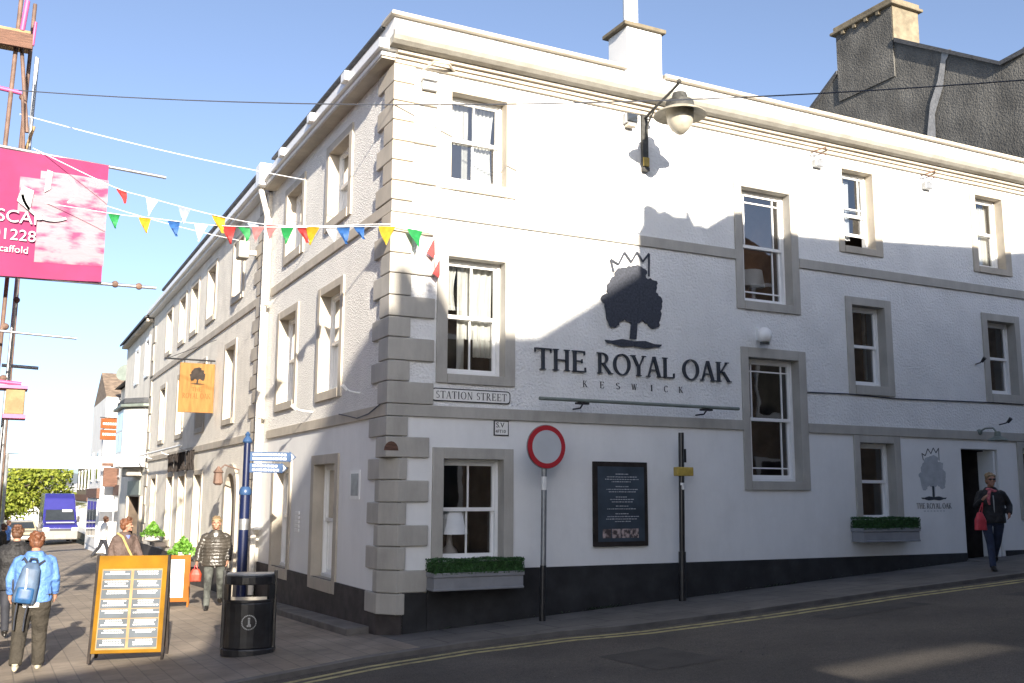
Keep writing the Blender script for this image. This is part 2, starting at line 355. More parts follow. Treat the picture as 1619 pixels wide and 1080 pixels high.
for i in range(260):
    x = rr.choice((rr.uniform(.6, 10.8), rr.uniform(3.0, 3.6), rr.uniform(6.2, 6.9))); y = -.035 - rr.random() * .04; z = gz(x, y) + rr.random() * .03; s_ = rr.uniform(.006, .02)
    b.quad((x - s_, y, z), (x, y - s_, z + s_), (x + s_, y, z + s_ * .5), (x, y + s_ * .5, z))
tag(b.build('weeds', 'leaf', recalc=False), kind='stuff')
b = MB(); rr = random.Random(21)
for i in range(420):
    x = rr.uniform(-3, 12); y = ky(x) - rr.uniform(.05, 3.4) if rr.random() < .6 else ky(x) - rr.uniform(.02, .2); s_ = rr.uniform(.004, .013); z = gz(x, y) - .046
    b.add([(x - s_, y, z), (x + s_ * .7, y - s_, z), (x + s_, y + s_ * .6, z), (x, y, z + s_)], [(0, 1, 3), (1, 2, 3), (2, 0, 3)])
tag(b.build('grit', 'kerb', recalc=False), kind='stuff')
# raised ledge at the foot of the left wall
k = MB()
for i, (a, b) in enumerate(zip([.5, 1.55, 2.7, 3.8, 4.9], [1.54, 2.69, 3.79, 4.89, 5.9])):
    z = gz(0, b)
    k.add([(-.33, a, z - .2), (-.0, a, z - .2), (0, b, z - .2), (-.33, b, z - .2), (-.33, a, gz(0, a) + .07), (0, a, gz(0, a) + .09), (0, b, z + .09), (-.33, b, z + .07)],
          [(0, 1, 2, 3), (4, 7, 6, 5), (0, 4, 5, 1), (1, 5, 6, 2), (2, 6, 7, 3), (3, 7, 4, 0)])
tag(k.build('kerb_ledge', 'kerb', bevel=.012), kind='structure')

# ------------------------------------------------------------------ windows and walls
def wall(pl, s0, s1, z0, z1, holes, d, name, m, parent):
    b = MB(); F = (lambda a, z: (a, -d, z)) if pl == 'R' else (lambda a, z: (-d, a, z))
    S = sorted({s0, s1, *[h[0] for h in holes if s0 < h[0] < s1], *[h[1] for h in holes if s0 < h[1] < s1]})
    Z = sorted({z0, z1, *[h[2] for h in holes if z0 < h[2] < z1], *[h[3] for h in holes if z0 < h[3] < z1]})
    for a, c in zip(S, S[1:]):
        for e, g in zip(Z, Z[1:]):
            ms, mz = (a + c) / 2, (e + g) / 2
            if any(h[0] < ms < h[1] and h[2] < mz < h[3] for h in holes): continue
            b.quad(F(a, e), F(c, e), F(c, g), F(a, g))
    bm = None
    return b.build(name, m, parent, recalc=False)

def window(parent, pl, op, out, d=0., style='two', depth=.15, sm='stone', inside='dark', label=None, proud=.03, curt=None, low=0., blind=0.):
    s0, s1, z0, z1 = op; o0, o1, oz0, oz1 = out
    # surround (with the reveal as its inner face)
    b = MB(); e = d + proud
    b.fb(pl, o0, s0, d - .1 - depth, e, oz0, oz1); b.fb(pl, s1, o1, d - .1 - depth, e, oz0, oz1)
    b.fb(pl, s0, s1, d - .1 - depth, e - .0015, z1, oz1); b.fb(pl, s0, s1, d - .1 - depth, e + .012, oz0, z0)
    w = MB(); f = d - depth
    t = .045
    # box frame
    w.fb(pl, s0, s0 + t, f - .1, f, z0, z1); w.fb(pl, s1 - t, s1, f - .1, f, z0, z1)
    w.fb(pl, s0 + t, s1 - t, f - .1, f - .001, z1 - t, z1); w.fb(pl, s0 + t, s1 - t, f - .1, f + .02, z0, z0 + .05)
    a0, a1 = s0 + t, s1 - t; b0, b1 = z0 + .05, z1 - t; mid = (b0 + b1) / 2 - low
    root = w.build('window', 'frame', parent, bevel=.004)
    if label: root['label'] = label
    b.build('surround', sm, root, bevel=.006)
    def sash(lo, hi, dd, bars, name='sash'):
        q = MB(); st = .04
        q.fb(pl, a0, a0 + st, dd - .035, dd, lo, hi); q.fb(pl, a1 - st, a1, dd - .035, dd, lo, hi)
        q.fb(pl, a0 + st, a1 - st, dd - .034, dd - .001, hi - st, hi); q.fb(pl, a0 + st, a1 - st, dd - .034, dd - .001, lo, lo + st + .012)
        for kx, v in bars:
            if kx == 'v': c = a0 + (a1 - a0) * v; q.fb(pl, c - .011, c + .011, dd - .03, dd - .004, lo + st, hi - st)
            else: c = lo + (hi - lo) * v; q.fb(pl, a0 + st, a1 - st, dd - .029, dd - .0045, c - .011, c + .011)
        q.build(name, 'frame', root)
        g = MB(); dz = dd - .018; F = (lambda a, z: (a, -dz, z)) if pl == 'R' else (lambda a, z: (-dz, a, z))
        g.quad(F(a0 + .01, lo + .01), F(a1 - .01, lo + .01), F(a1 - .01, hi - .01), F(a0 + .01, hi - .01))
        g.build('pane', 'glass', root, recalc=False)
    if style == 'two': ub = lb = [('v', .5)]
    elif style == 'margin': ub = [('v', .17), ('v', .83), ('h', .84)]; lb = [('v', .17), ('v', .83), ('h', .17)]
    elif style == 'open': ub = [('v', .83), ('h', .2)]; lb = []
    else: ub = lb = []
    if style == 'open':
        sash(b0 + (b1 - b0) * .42, b1, f - .02, ub); sash(b0 + (b1 - b0) * .16, b0 + (b1 - b0) * .55, f - .06, lb)
    else:
        sash(mid - .02, b1, f - .02, ub); sash(b0, mid + .02, f - .06, lb)
    if blind:
        q = MB(); q.fb(pl, a0, a1, f - .13, f - .125, b1 - (b1 - b0) * blind, b1); q.build('blind', 'blind', root)
    if curt:
        mname, spans, ctop = curt
        q = MB(); F = (lambda a, dd, z: (a, -dd, z)) if pl == 'R' else (lambda a, dd, z: (-dd, a, z))
        for c0, c1, ztop, zbot, gather in spans:
            n = 46; rows = 8; base = len(q.v)
            for j in range(rows + 1):
                v = j / rows; zz = ztop + (zbot - ztop) * v
                for i in range(n + 1):
                    u = i / n; uu = u if not gather else (u * (1 - gather * math.sin(v * pi * .9)))
                    q.v.append(F(c0 + (c1 - c0) * uu, f - .17 + .018 * math.sin(u * 34 + 1.3 * math.sin(v * 2)) + .006 * math.sin(u * 91), zz))
            for j in range(rows):
                for i in range(n): q.f.append((base + j * (n + 1) + i, base + j * (n + 1) + i + 1, base + (j + 1) * (n + 1) + i + 1, base + (j + 1) * (n + 1) + i))
        q.build('curtain', mname, root, smooth=True, recalc=False)
    # room behind: one shallow open box
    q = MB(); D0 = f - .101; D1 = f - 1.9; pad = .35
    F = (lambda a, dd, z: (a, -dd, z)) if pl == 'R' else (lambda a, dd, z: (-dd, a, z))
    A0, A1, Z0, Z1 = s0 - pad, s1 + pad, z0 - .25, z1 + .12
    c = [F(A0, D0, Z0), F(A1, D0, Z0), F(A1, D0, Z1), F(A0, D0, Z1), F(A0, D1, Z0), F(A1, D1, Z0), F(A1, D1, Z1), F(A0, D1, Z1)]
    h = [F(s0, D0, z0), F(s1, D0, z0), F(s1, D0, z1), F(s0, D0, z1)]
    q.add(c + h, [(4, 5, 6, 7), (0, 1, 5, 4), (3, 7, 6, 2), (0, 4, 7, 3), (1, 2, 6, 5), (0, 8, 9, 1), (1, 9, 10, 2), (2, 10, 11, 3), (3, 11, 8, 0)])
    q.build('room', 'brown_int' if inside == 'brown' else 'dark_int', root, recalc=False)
    return root

# ------------------------------------------------------------------ the pub
pub = thing('public_house', 'white three-storey corner pub with grey stone quoins, grey bands and black plinth', 'building')
WR = {  # right facade: opening, surround
 'a3': ((.84, 1.71, 6.25, 7.54), (.68, 1.87, 6.10, 7.67)), 'a2': ((.82, 1.70, 3.5, 5.14), (.66, 1.86, 3.37, 5.27)), 'a1': ((.79, 1.69, .98, 2.35), (.63, 1.84, .95, 2.5)),
 'b3': ((6.04, 7.08, 5.0, 6.92), (5.89, 7.24, 4.86, 7.06)), 'b2': ((6.08, 7.14, 2.1, 4.08), (5.94, 7.3, 1.96, 4.24)),
 'c3': ((8.32, 9.06, 6.19, 7.58), (8.2, 9.24, 6.07, 7.71)), 'c2': ((8.41, 9.19, 3.75, 5.15), (8.27, 9.35, 3.59, 5.29)), 'c1': ((8.44, 9.25, 1.45, 2.77), (8.31, 9.4, 1.42, 2.897)),
 'd3': ((11.77, 12.54, 6.2, 7.6), (11.63, 12.71, 6.08, 7.75)), 'd2': ((11.88, 12.66, 3.77, 5.16), (11.74, 12.8, 3.61, 5.3)), 'd1': ((12.62, 13.4, 1.62, 2.77), (12.48, 13.55, 1.45, 2.897))}
WL = {
 'a3': ((1.98, 3.05, 6.25, 7.43), (1.83, 3.2, 6.1, 7.57)), 'b3': ((4.66, 5.72, 6.25, 7.43), (4.51, 5.88, 6.09, 7.57)),
 'a2': ((2.2, 3.28, 3.47, 5.07), (2.06, 3.43, 3.33, 5.2)), 'b2': ((4.8, 5.95, 3.5, 5.09), (4.65, 6.1, 3.36, 5.23)),
 'a1': ((2.22, 3.32, .6, 2.33), (2.06, 3.48, .42, 2.48)), 'b1': ((4.87, 5.9, .6, 2.33), (4.74, 6.05, .42, 2.48))}
DOOR = (10.95, 11.93, .0, 2.73)
hR = [w[0] for w in WR.values()] + [DOOR]; hL = [w[0] for w in WL.values()]
XE, YE = 15.0, 7.02
wall('R', .2, XE, -.3, 2.98, hR, 0, 'wall', 'white_smooth', pub)
wall('R', 0, XE, 2.98, 8.1, hR, 0, 'wall', 'white_rough', pub)
wall('L', .25, YE, -.4, 2.98, hL, 0, 'wall', 'white_smooth', pub)
wall('L', 0, YE, 2.98, 8.1, hL, 0, 'wall', 'pebbledash', pub)
MB().prism([(.004, .3), (.004, .248), (.198, .004), (.3, .004), (.3, .3)], -.4, 2.978).build('corner_pier', 'stone', pub)
b = MB(); b.quad((0, 0, 2.981), (.3, 0, 2.981), (.3, .3, 2.981), (0, .3, 2.981)); b.build('pier_cap', 'stone', pub, recalc=False)
# plinth
b = MB()
b.fb('R', .24, .575, -.02, .028, -.4, .61); b.fb('R', .58, 10.93, -.02, .03, -.4, .88); b.fb('R', 11.98, XE, -.02, .03, -.4, .90)
b.build('plinth', 'plinth', pub, bevel=.004)
b = MB()
b.prism([(.0, .3), (-.026, .27), (.0, .2), (.19, -.03), (.23, -.029), (.24, .3)], -.4, .335)
b.fb('L', .26, 7.0, -.02, .027, -.5, .6)
b.build('plinth', 'plinth_b', pub, bevel=.004)
# quoins
zq = [.335, .61, .90, 1.2, 1.48, 1.77, 2.06, 2.35, 2.63, 2.895]
for i, (a, c) in enumerate(zip(zq, zq[1:])):
    longL = i % 2 == 0
    r, l = (.26, .66) if longL else (.57, .36)
    p = .045; a += .005; c -= .005
    ch = i < 7
    if ch: poly = [(0, l), (-p, l), (-p, .2), (.14, -p), (r, -p), (r, 0), (.1, .1)]
    else: poly = [(0, l), (-p, l), (-p, -p), (r, -p), (r, 0), (.1, .1)]
    q = MB().prism(poly, a, c).build('quoin', 'stone', pub, bevel=.012)
    if i == 7:
        b = MB(); st = []
        for t in range(9):
            an = pi * t / 8; st.append((.03 + .1 * math.cos(an), 2.44 + .12 * math.sin(an)))
        b.fpoly('R', st, .044, .049); o = b.build('arch_stop', 'timber', pub)
zq = [3.06, 3.36, 3.64, 3.95, 4.23, 4.52, 4.82, 5.10, 5.39, 5.665]
zq2 = [5.835, 6.11, 6.40, 6.68, 6.97, 7.25, 7.52, 7.79]
for zz, ph in ((zq, 1), (zq2, 0)):
    for i, (a, c) in enumerate(zip(zz, zz[1:])):
        longL = (i + ph) % 2 == 0
        r, l = (.27, .62) if longL else (.62, .34)
        p = .045
        MB().prism([(0, l), (-p, l), (-p, -p), (r, -p), (r, 0), (.02, .02)], a + .005, c - .005).build('quoin', 'stone_l' if a > 4.9 else 'stone', pub, bevel=.012)
# bands
def band(z0, z1, rs, ls, m, mL, p=.04):
    b = MB()
    for i, (a, c) in enumerate(rs): b.fb('R', a, c, -.01, p, z0, z1)
    b.build('band', m, pub, bevel=.006)
    b = MB()
    for a, c in ls: b.fb('L', a, c, -.01, p - .001, z0, z1)
    b.build('band', mL, pub, bevel=.006)
band(2.9, 3.055, [(-.04, 5.938), (7.302, XE)], [(.0, 6.6)], 'stone', 'stone_l', .038)
band(5.67, 5.83, [(-.036, 5.888), (7.242, XE)], [(.0, 6.72)], 'stone', 'stone_l', .036)
# cornice, gutter, parapet, coping
b = MB()
for d, za, zb in ((.05, 7.79, 7.85), (.085, 7.85, 7.905), (.14, 7.905, 7.953)): b.fb('R', -.03, XE, -.02, d, za, zb)
b.build('cornice', 'stone_l', pub, bevel=.008)
b = MB(); prof = [(-.02, 7.955), (.17, 7.955), (.25, 7.97), (.31, 8.01), (.345, 8.06), (.355, 8.125), (.345, 8.135), (.31, 8.13), (.29, 8.08), (.2, 8.066), (-.02, 8.066)]
pts = [(-.34 if False else -.12)]
x0, x1 = -.16, XE
v = [(x, -d, z) for x in (x0, x1) for d, z in prof]; n = len(prof)
b.add(v, [tuple(range(n)), tuple(range(2 * n - 1, n - 1, -1))] + [(i, (i + 1) % n, n + (i + 1) % n, n + i) for i in range(n)])
b.build('gutter', 'gutter_stone', pub)
b = MB(); b.fb('R', -.09, 3.768, -.25, .12, 8.07, 8.42); b.fb('R', 3.768, 4.43, -.25, .118, 8.07, 8.5); b.fb('R', 4.43, XE, -.25, .12, 8.07, 8.42); b.build('parapet', 'white_smooth', pub, bevel=.006)
b = MB(); b.fb('R', -.15, 3.72, -.25, .2, 8.42, 8.465); b.fb('R', -.13, 3.72, -.25, .16, 8.465, 8.5)
b.fb('R', 4.47, XE, -.25, .2, 8.42, 8.465); b.fb('R', 4.47, XE, -.25, .16, 8.465, 8.5); b.build('coping', 'stone_l', pub, bevel=.008)
b = MB(); b.fb('L', .26, YE - .4, -.25, .085, 8.07, 8.40); b.build('parapet', 'white_smooth', pub, bevel=.006)
b = MB(); b.fb('L', .26, YE - .4, -.25, .15, 8.40, 8.44); b.fb('L', .26, YE - .4, -.25, .12, 8.44, 8.485); b.build('coping', 'slate_roof', pub, bevel=.006)
b = MB(); b.fb('L', -.13, YE - .3, -.02, .30, 7.93, 8.07); b.fb('L', -.05, YE - .3, -.02, .24, 7.86, 7.93)
for y in (1.2, 3.05, 4.95): b.fb('L', y, y + .2, .25, .37, 7.95, 8.1)
b.build('gutter', 'frame', pub, bevel=.012)
b = MB(); b.fb('L', -.02, YE - .2, -.02, .225, 7.83, 7.858); b.build('soffit', 'stone_l', pub)
b = MB(); b.quad((.2, .2, 8.2), (XE, .2, 8.2), (XE, 23, 8.2), (.2, 23, 8.2)); b.build('roof', 'lead', pub, recalc=False)
b = MB(); b.quad((XE, 0, -.4), (XE, 23, -.4), (XE, 23, 8.2), (XE, 0, 8.2)); b.quad((0, 23.2, -1), (XE, 23.2, -1), (XE, 23.2, 8.2), (0, 23.2, 8.2)); b.build('wall', 'white_rough', pub, recalc=False)
# chimney
ch = MB().box(3.77, 4.43, -.117, .42, 8.45, 9.17).build('chimney', 'white_smooth', pub, bevel=.01)
b = MB(); b.box(3.70, 4.49, -.17, .50, 9.17, 9.235); b.build('chimney_cap', 'buff_stone', ch, bevel=.01)
b = MB().lathe([(.12, 9.24), (.12, 9.9), (.125, 10.9), (.14, 10.95)], (3.96, .06, 0)); b.build('flue', 'white_smooth', ch, smooth=True)
# windows of the right facade
C = lambda *sp: ('curtain', sp, 0)
window(pub, 'R', *WR['a3'], sm='stone_l', curt=('curtain', [(.86, 1.22, 7.5, 6.9, 0), (1.30, 1.66, 7.5, 6.3, .15), (1.14, 1.24, 7.5, 6.3, 0), (.88, .97, 7.5, 6.3, 0)], 0))
window(pub, 'R', *WR['a2'], sm='stone', curt=('curtain', [(.84, 1.10, 5.1, 4.45, .2), (1.10, 1.68, 5.1, 4.05, .06), (1.10, 1.22, 5.1, 3.52, 0), (1.35, 1.66, 4.2, 3.8, 0)], 0))
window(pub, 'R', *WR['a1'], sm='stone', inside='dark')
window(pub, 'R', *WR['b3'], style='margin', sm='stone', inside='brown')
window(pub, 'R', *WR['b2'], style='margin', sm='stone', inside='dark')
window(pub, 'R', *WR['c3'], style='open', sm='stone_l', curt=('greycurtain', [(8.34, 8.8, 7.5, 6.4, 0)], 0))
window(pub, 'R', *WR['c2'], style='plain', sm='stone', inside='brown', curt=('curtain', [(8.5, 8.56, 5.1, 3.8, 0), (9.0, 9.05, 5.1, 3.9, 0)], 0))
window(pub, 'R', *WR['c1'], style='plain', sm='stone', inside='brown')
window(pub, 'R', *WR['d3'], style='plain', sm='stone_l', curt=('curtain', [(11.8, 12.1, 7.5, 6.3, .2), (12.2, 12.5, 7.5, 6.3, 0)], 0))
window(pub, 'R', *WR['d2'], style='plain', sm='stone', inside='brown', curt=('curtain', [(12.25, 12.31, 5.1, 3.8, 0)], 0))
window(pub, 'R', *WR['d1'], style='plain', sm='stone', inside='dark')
# left facade
window(pub, 'L', *WL['a3'], sm='stone_l', style='plain', curt=('greycurtain', [(2.1, 3.0, 7.3, 6.3, 0)], 0))
window(pub, 'L', *WL['b3'], sm='stone_l', style='plain', curt=('greycurtain', [(4.7, 5.6, 7.3, 6.3, 0)], 0))
window(pub, 'L', *WL['a2'], sm='stone_l', style='plain', blind=.5, curt=('greycurtain', [(2.3, 3.2, 4.4, 3.5, 0)], 0))
window(pub, 'L', *WL['b2'], sm='stone_l', style='plain', blind=.55, curt=('greycurtain', [(4.9, 5.8, 4.4, 3.5, 0)], 0))
window(pub, 'L', *WL['a1'], sm='stone_l', style='plain', blind=.3, curt=('greycurtain', [(2.4, 3.2, 1.6, .65, 0)], 0))
window(pub, 'L', *WL['b1'], sm='stone_l', style='plain', blind=.55, curt=('greycurtain', [(4.9, 5.8, 1.6, .65, 0)], 0))
# doorway: reveal, dark passage, open leaf, threshold
b = MB(); b.fb('R', 10.93, 10.95, -.3, .002, .3, 2.75); b.fb('R', 11.93, 11.95, -.3, .002, .3, 2.75); b.fb('R', 10.95, 11.93, -.3, .001, 2.73, 2.75)
dj = b.build('door_frame', 'white_smooth', pub)
b = MB(); b.box(11.84, 11.89, .02, .36, .76, 2.7); dl = b.build('door', 'frame', pub, bevel=.006)
MB().tube([(11.82, .3, 1.7), (11.82, .3, 1.9)], .015).build('handle', 'brass', dl)
b = MB(); c = [(10.9, .3, .4), (12, .3, .4), (12, .3, 2.8), (10.9, .3, 2.8), (10.9, 5, .4), (12, 5, .4), (12, 5, 2.8), (10.9, 5, 2.8)]
b.add(c, [(4, 5, 6, 7), (0, 1, 5, 4), (3, 7, 6, 2), (0, 4, 7, 3), (1, 2, 6, 5)]); b.build('passage', 'plinth_b', pub, recalc=False)
MB().box(10.9, 11.98, -.28, .3, .4, .76).build('doorstep', 'kerb', pub, bevel=.015)
# small wall vent left
b = MB(); b.fb('L', 1.08, 1.5, 0, .012, 1.80, 2.21); vt = b.build('wall_vent', 'frame', pub)
b = MB(); b.fb('L', 1.13, 1.45, .012, .016, 1.85, 2.16); b.build('vent_grille', 'galv', vt)
# louvred plate
b = MB()
for i in range(5): b.fb('L', 4.15, 4.4, 0, .02, 1.25 + i * .07, 1.30 + i * .07)
b.build('wall_vent', 'frame', pub)
# down pipe on the join
dp = MB().tube([(-.14, 6.86, 0), (-.14, 6.84, 3), (-.14, 6.8, 7.3), (-.22, 6.76, 7.55), (-.3, 6.78, 7.85)], .055, 12).build('downpipe', 'cream_wall', pub, smooth=True)
MB().fb('L', 6.55, 6.9, .05, .38, 7.85, 8.3).build('hopper', 'frame', dp, bevel=.02)
for z in (1.2, 3.3, 5.5, 7.0): MB().fb('L', 6.72, 7.0, .03, .17, z, z + .06).build('pipe_bracket', 'frame', dp, bevel=.01)

# second building of the row ------------------------------------------------
pb = thing('terraced_building', 'long cream pebbledashed building joined to the pub, with five top windows', 'building', (0, 0, 0))
D2 = .08; Y0, Y1 = 7.02, 23.3
T2 = []
for y in (9.1, 12.2, 14.6, 16.6, 19.1): T2.append(((y, y + 1.0, 6.2, 7.45), (y - .13, y + 1.13, 6.06, 7.58)))
for y in (9.5, 13.0, 16.2, 19.6): T2.append(((y, y + 1.0, 3.5, 5.1), (y - .13, y + 1.13, 3.37, 5.23)))
for y in (12.8, 15.2, 17.3, 20.6): T2.append(((y, y + 1.0, .55, 2.33), (y - .13, y + 1.13, .4, 2.45)))
D2H = (8.75, 9.8, -.4, 2.3)
wall('L', Y0, Y1, -1.1, 8.0, [t[0] for t in T2] + [D2H], D2, 'wall', 'cream_wall', pb)
b = MB(); b.quad((0, Y0, -.5), (-D2, Y0, -.5), (-D2, Y0, 8.1), (0, Y0, 8.1)); b.build('wall', 'cream_wall', pb, recalc=False)
for i, t in enumerate(T2): window(pb, 'L', *t, d=D2, style='plain', sm='stone_l', blind=.4 if i > 4 else 0, curt=('greycurtain', [(t[0][0] + .1, t[0][1] - .1, t[0][3], t[0][2] + .1, 0)], 0) if i < 9 else None)
b = MB(); b.fb('L', Y0 + .05, Y1, D2 - .01, D2 + .035, 5.62, 5.78); b.build('band', 'stone_l', pb, bevel=.006)
b = MB(); b.fb('L', Y0 + .05, Y1, D2 - .01, D2 + .035, 2.9, 3.05); b.build('band', 'stone_l', pb, bevel=.006)
b = MB(); b.fb('L', Y0 + .02, Y1 - 2, -.2, D2 + .06, 8.05, 8.34); b.build('parapet', 'white_smooth', pb)
b = MB(); b.fb('L', Y0 - .1, Y1 - 2.4, -.2, D2 + .13, 8.34, 8.4); b.build('coping', 'slate_roof', pb)
b = MB(); b.fb('L', Y0 + .0, Y1, 0, D2 + .26, 7.92, 8.05); b.fb('L', Y0, Y1, 0, D2 + .18, 7.85, 7.92); b.build('gutter', 'frame', pb, bevel=.01)
b = MB(); b.fb('L', Y0, Y1, 0, D2 + .04, -1.1, .25); b.build('plinth', 'plinth_b', pb)
for zz in ([.4 + .29 * i for i in range(9)], [3.06 + .287 * i for i in range(10)], [5.8 + .28 * i for i in range(8)]):
    for i, (a, c) in enumerate(zip(zz, zz[1:])):
        l = .72 if i % 2 else .45
        MB().fb('L', Y0 + .12, Y0 + .12 + l, D2 - .01, D2 + .035, a + .008, c - .008).build('quoin', 'stone_l', pb, bevel=.01)
for i in range(14):
    MB().fb('L', Y1 - (.7 if i % 2 else .45), Y1 - .02, D2 - .01, D2 + .035, -.9 + i * .6, -.34 + i * .6).build('quoin', 'stone_l', pb, bevel=.01)
# arched door
b = MB(); st = [(8.75, -.4), (8.75, 1.9)] + [(9.275 - .525 * math.cos(pi * i / 10), 1.9 + .4 * math.sin(pi * i / 10)) for i in range(1, 10)] + [(9.8, 1.9), (9.8, -.4)]
dd = b.fpoly('L', st, -.35, -.28).build('door', 'timber', pb)
b = MB(); ring = []
for i in range(11):
    a = pi * i / 10; ring.append((9.275 - math.cos(a) * .7, 1.9 + math.sin(a) * .6))
inn = [(9.275 - math.cos(pi * i / 10) * .5, 1.9 + math.sin(pi * i / 10) * .4) for i in range(11)][::-1]
b.fpoly('L', [(8.575, -.3)] + ring + [(9.975, -.3), (9.775, -.3)] + inn + [(8.775, -.3)], D2 - .36, D2 + .05); b.build('door_surround', 'stone_l', pb)
# third building + oriel
p3 = thing('terraced_building', 'narrow cream three-storey shop house with slate eaves and projecting oriel bay', 'building')
T3 = [((y, y + .9, 6.0, 7.2), (y - .12, y + 1.02, 5.88, 7.32)) for y in (23.9, 26.8)]
wall('L', Y1 + .02, 31, -1.5, 7.9, [t[0] for t in T3] + [(23.65, 27.2, -1.5, 1.75)], D2 + .02, 'wall', 'cream_wall', p3)
b = MB(); b.quad((0, 31, -1.5), (-.1, 31, -1.5), (-.1, 31, 8.0), (0, 31, 8)); b.quad((-.1, 31, -1.5), (9, 31, -1.5), (9, 31, 9), (4, 31, 11), (-.1, 31, 7.95)); b.build('wall', 'slate_roof', p3, recalc=False)
for t in T3: window(p3, 'L', *t, d=D2 + .02, style='plain', sm='frame')
b = MB(); b.add([(-.4, Y1, 7.82), (-.4, 31.1, 7.82), (4, 31.1, 10.6), (4, Y1, 10.6), (-.4, Y1, 7.9), (-.4, 31.1, 7.9), (4, 31.1, 10.7), (4, Y1, 10.7)], [(0, 1, 2, 3), (4, 7, 6, 5), (0, 4, 5, 1), (0, 3, 7, 4), (1, 5, 6, 2), (3, 2, 6, 7)]); b.build('roof', 'slate_roof', p3)
b = MB(); b.fb('L', Y1 + .05, 31, .1, .32, 7.72, 7.82); b.build('gutter', 'stone_l', p3)
ov = [(0, 23.4), (-.25, 23.45), (-.8, 24.1), (-.8, 26.3), (-.25, 26.9), (0, 26.95)]
def sc(poly, k): cx, cy = 0, 25.2; return [(x * k, cy + (y - cy) * k) for x, y in poly]
orl = MB().prism(sc(ov, .98), 3.15, 4.75).build('oriel_bay', 'frame', p3)
b = MB()
for z0, z1 in ((3.25, 3.95), (4.02, 4.66)):
    P = [(-.25 - .55 * u_, 23.45 + .65 * u_) for u_ in (.12, .88)]
    b.quad((P[0][0] - .01, P[0][1] - .012, z0), (P[1][0] - .01, P[1][1] - .012, z0), (P[1][0] - .01, P[1][1] - .012, z1), (P[0][0] - .01, P[0][1] - .012, z1))
b.build('blind', 'curtain', orl, recalc=False)
MB().prism(sc(ov, 1.16), 4.78, 4.88).build('oriel_cornice', 'verdigris', orl, bevel=.02)
MB().prism(sc(ov, 1.02), 4.9, 5.1).build('oriel_roof', 'slate_roof', orl, bevel=.04)
b = MB(); b.prism(sc(ov, 1.02), 2.75, 3.14); b.build('oriel_apron', 'frame', orl, bevel=.02)
b = MB(); b.prism(sc(ov, .7), 2.45, 2.75); b.build('oriel_base', 'stone', orl, bevel=.05)
q = MB()
for (ax, ay), (bx, by) in zip(ov[1:4], ov[2:5]):
    for t0, t1 in ((.08, .46), (.54, .92)) if abs(by - ay) > 1 else (((.14, .86),) if ay > 25 else ()):
        for z0, z1 in ((3.28, 3.95), (4.02, 4.62)):
            n = Vector((by - ay, -(bx - ax), 0)).normalized(); n = -n if n.x > 0 else n
            P = [(ax + (bx - ax) * t + n.x * .004, ay + (by - ay) * t + n.y * .004) for t in (t0, t1)]
            q.quad((*P[0], z0), (*P[1], z0), (*P[1], z1), (*P[0], z1))
q.build('pane', 'glass', orl, recalc=False)
b = MB(); c = [(x, y, z) for z in (-1.5, 1.75) for y in (23.65, 27.2) for x in (-.1, 1.2)]; b.add(c, [(0, 1, 3, 2), (4, 6, 7, 5), (0, 4, 5, 1), (2, 3, 7, 6), (1, 5, 7, 3)]); b.build('shop_recess', 'dark_int', p3, recalc=False)
b = MB(); b.fb('L', 24.0, 27.4, .11, .17, 1.8, 2.3); sf = b.build('shop_fascia', 'verdigris', p3)
for a, c in ((23.35, 23.64), (27.21, 27.5)): MB().fb('L', a, c, .11, .2, -1, 1.78).build('shop_pilaster', 'stone_l', p3)
# far houses of the street
def far_house(y0, y1, h, ridge, x, m, label, gable=False, roof='slate_roof', step=0.):
    t = thing('terraced_building', label, 'building', (x, y0, gz(x, y0) - .3))
    w = y1 - y0
    if gable: MB().prism([(0, 0), (0, w), (8, w), (8, 0)], 0, h).build('wall', m, t)
    else: MB().prism([(0, 0), (0, w), (8, w), (8, 0)], 0, h).build('wall', m, t)
    if gable:
        b = MB(); b.add([(0, 0, h), (0, w, h), (0, w / 2, h + ridge), (8, 0, h), (8, w, h), (8, w / 2, h + ridge)], [(0, 1, 2), (3, 5, 4), (0, 2, 5, 3), (1, 4, 5, 2)])
    else:
        b = MB(); b.add([(-.3, 0, h), (-.3, w, h), (4, w, h + ridge), (4, 0, h + ridge), (8.3, 0, h), (8.3, w, h)], [(0, 1, 2, 3), (3, 2, 5, 4), (0, 3, 4), (1, 5, 2)])
    rf = b.build('roof', roof, t, recalc=False)
    MB().box(3.4, 4.6, .1, .9, h + ridge * .5, h + ridge + .9).build('chimney', 'buff_stone', rf)
    nW = max(1, int(w / 2.6))
    for fl in range(1, 3):
        for i in range(nW):
            yy = (i + .5) * w / nW; zz = fl * 2.75 + .9
            if zz + 1.2 > h: continue
            f = MB().box(-.06, .05, yy - .55, yy + .55, zz - .1, zz + 1.3).build('window', 'frame', t)
            MB().box(-.07, -.055, yy - .4, yy + .4, zz, zz + 1.2).build('pane', 'darkglass', f)
    f = MB().box(-.12, .05, .4, w - .4, 2.75, 3.2).build('shop_fascia', 'timber', t)
    f = MB().box(-.05, .05, .6, w - .6, .5, 2.7).build('shopfront', 'frame', t)
    b = MB()
    for i in range(max(2, int(w / 1.8))):
        n = max(2, int(w / 1.8)); a = .8 + i * (w - 1.6) / n
        b.box(-.06, -.045, a, a + (w - 1.6) / n - .2, .9, 2.6)
    b.build('pane', 'darkglass', f)
    return t
far_house(31.3, 37, 7.6, 1.6, .35, 'cream_wall', 'cream shop house with dark fascia, just past the oriel bay building')
far_house(37.2, 44, 7.4, 1.5, -.25, 'white_rough', 'white gabled house with stone chimney behind the hanging brown sign', gable=True, roof='brown_stone')
far_house(44.2, 51, 7.0, 1.8, .9, 'white_rough', 'low white shop house beyond the brown stone gable')
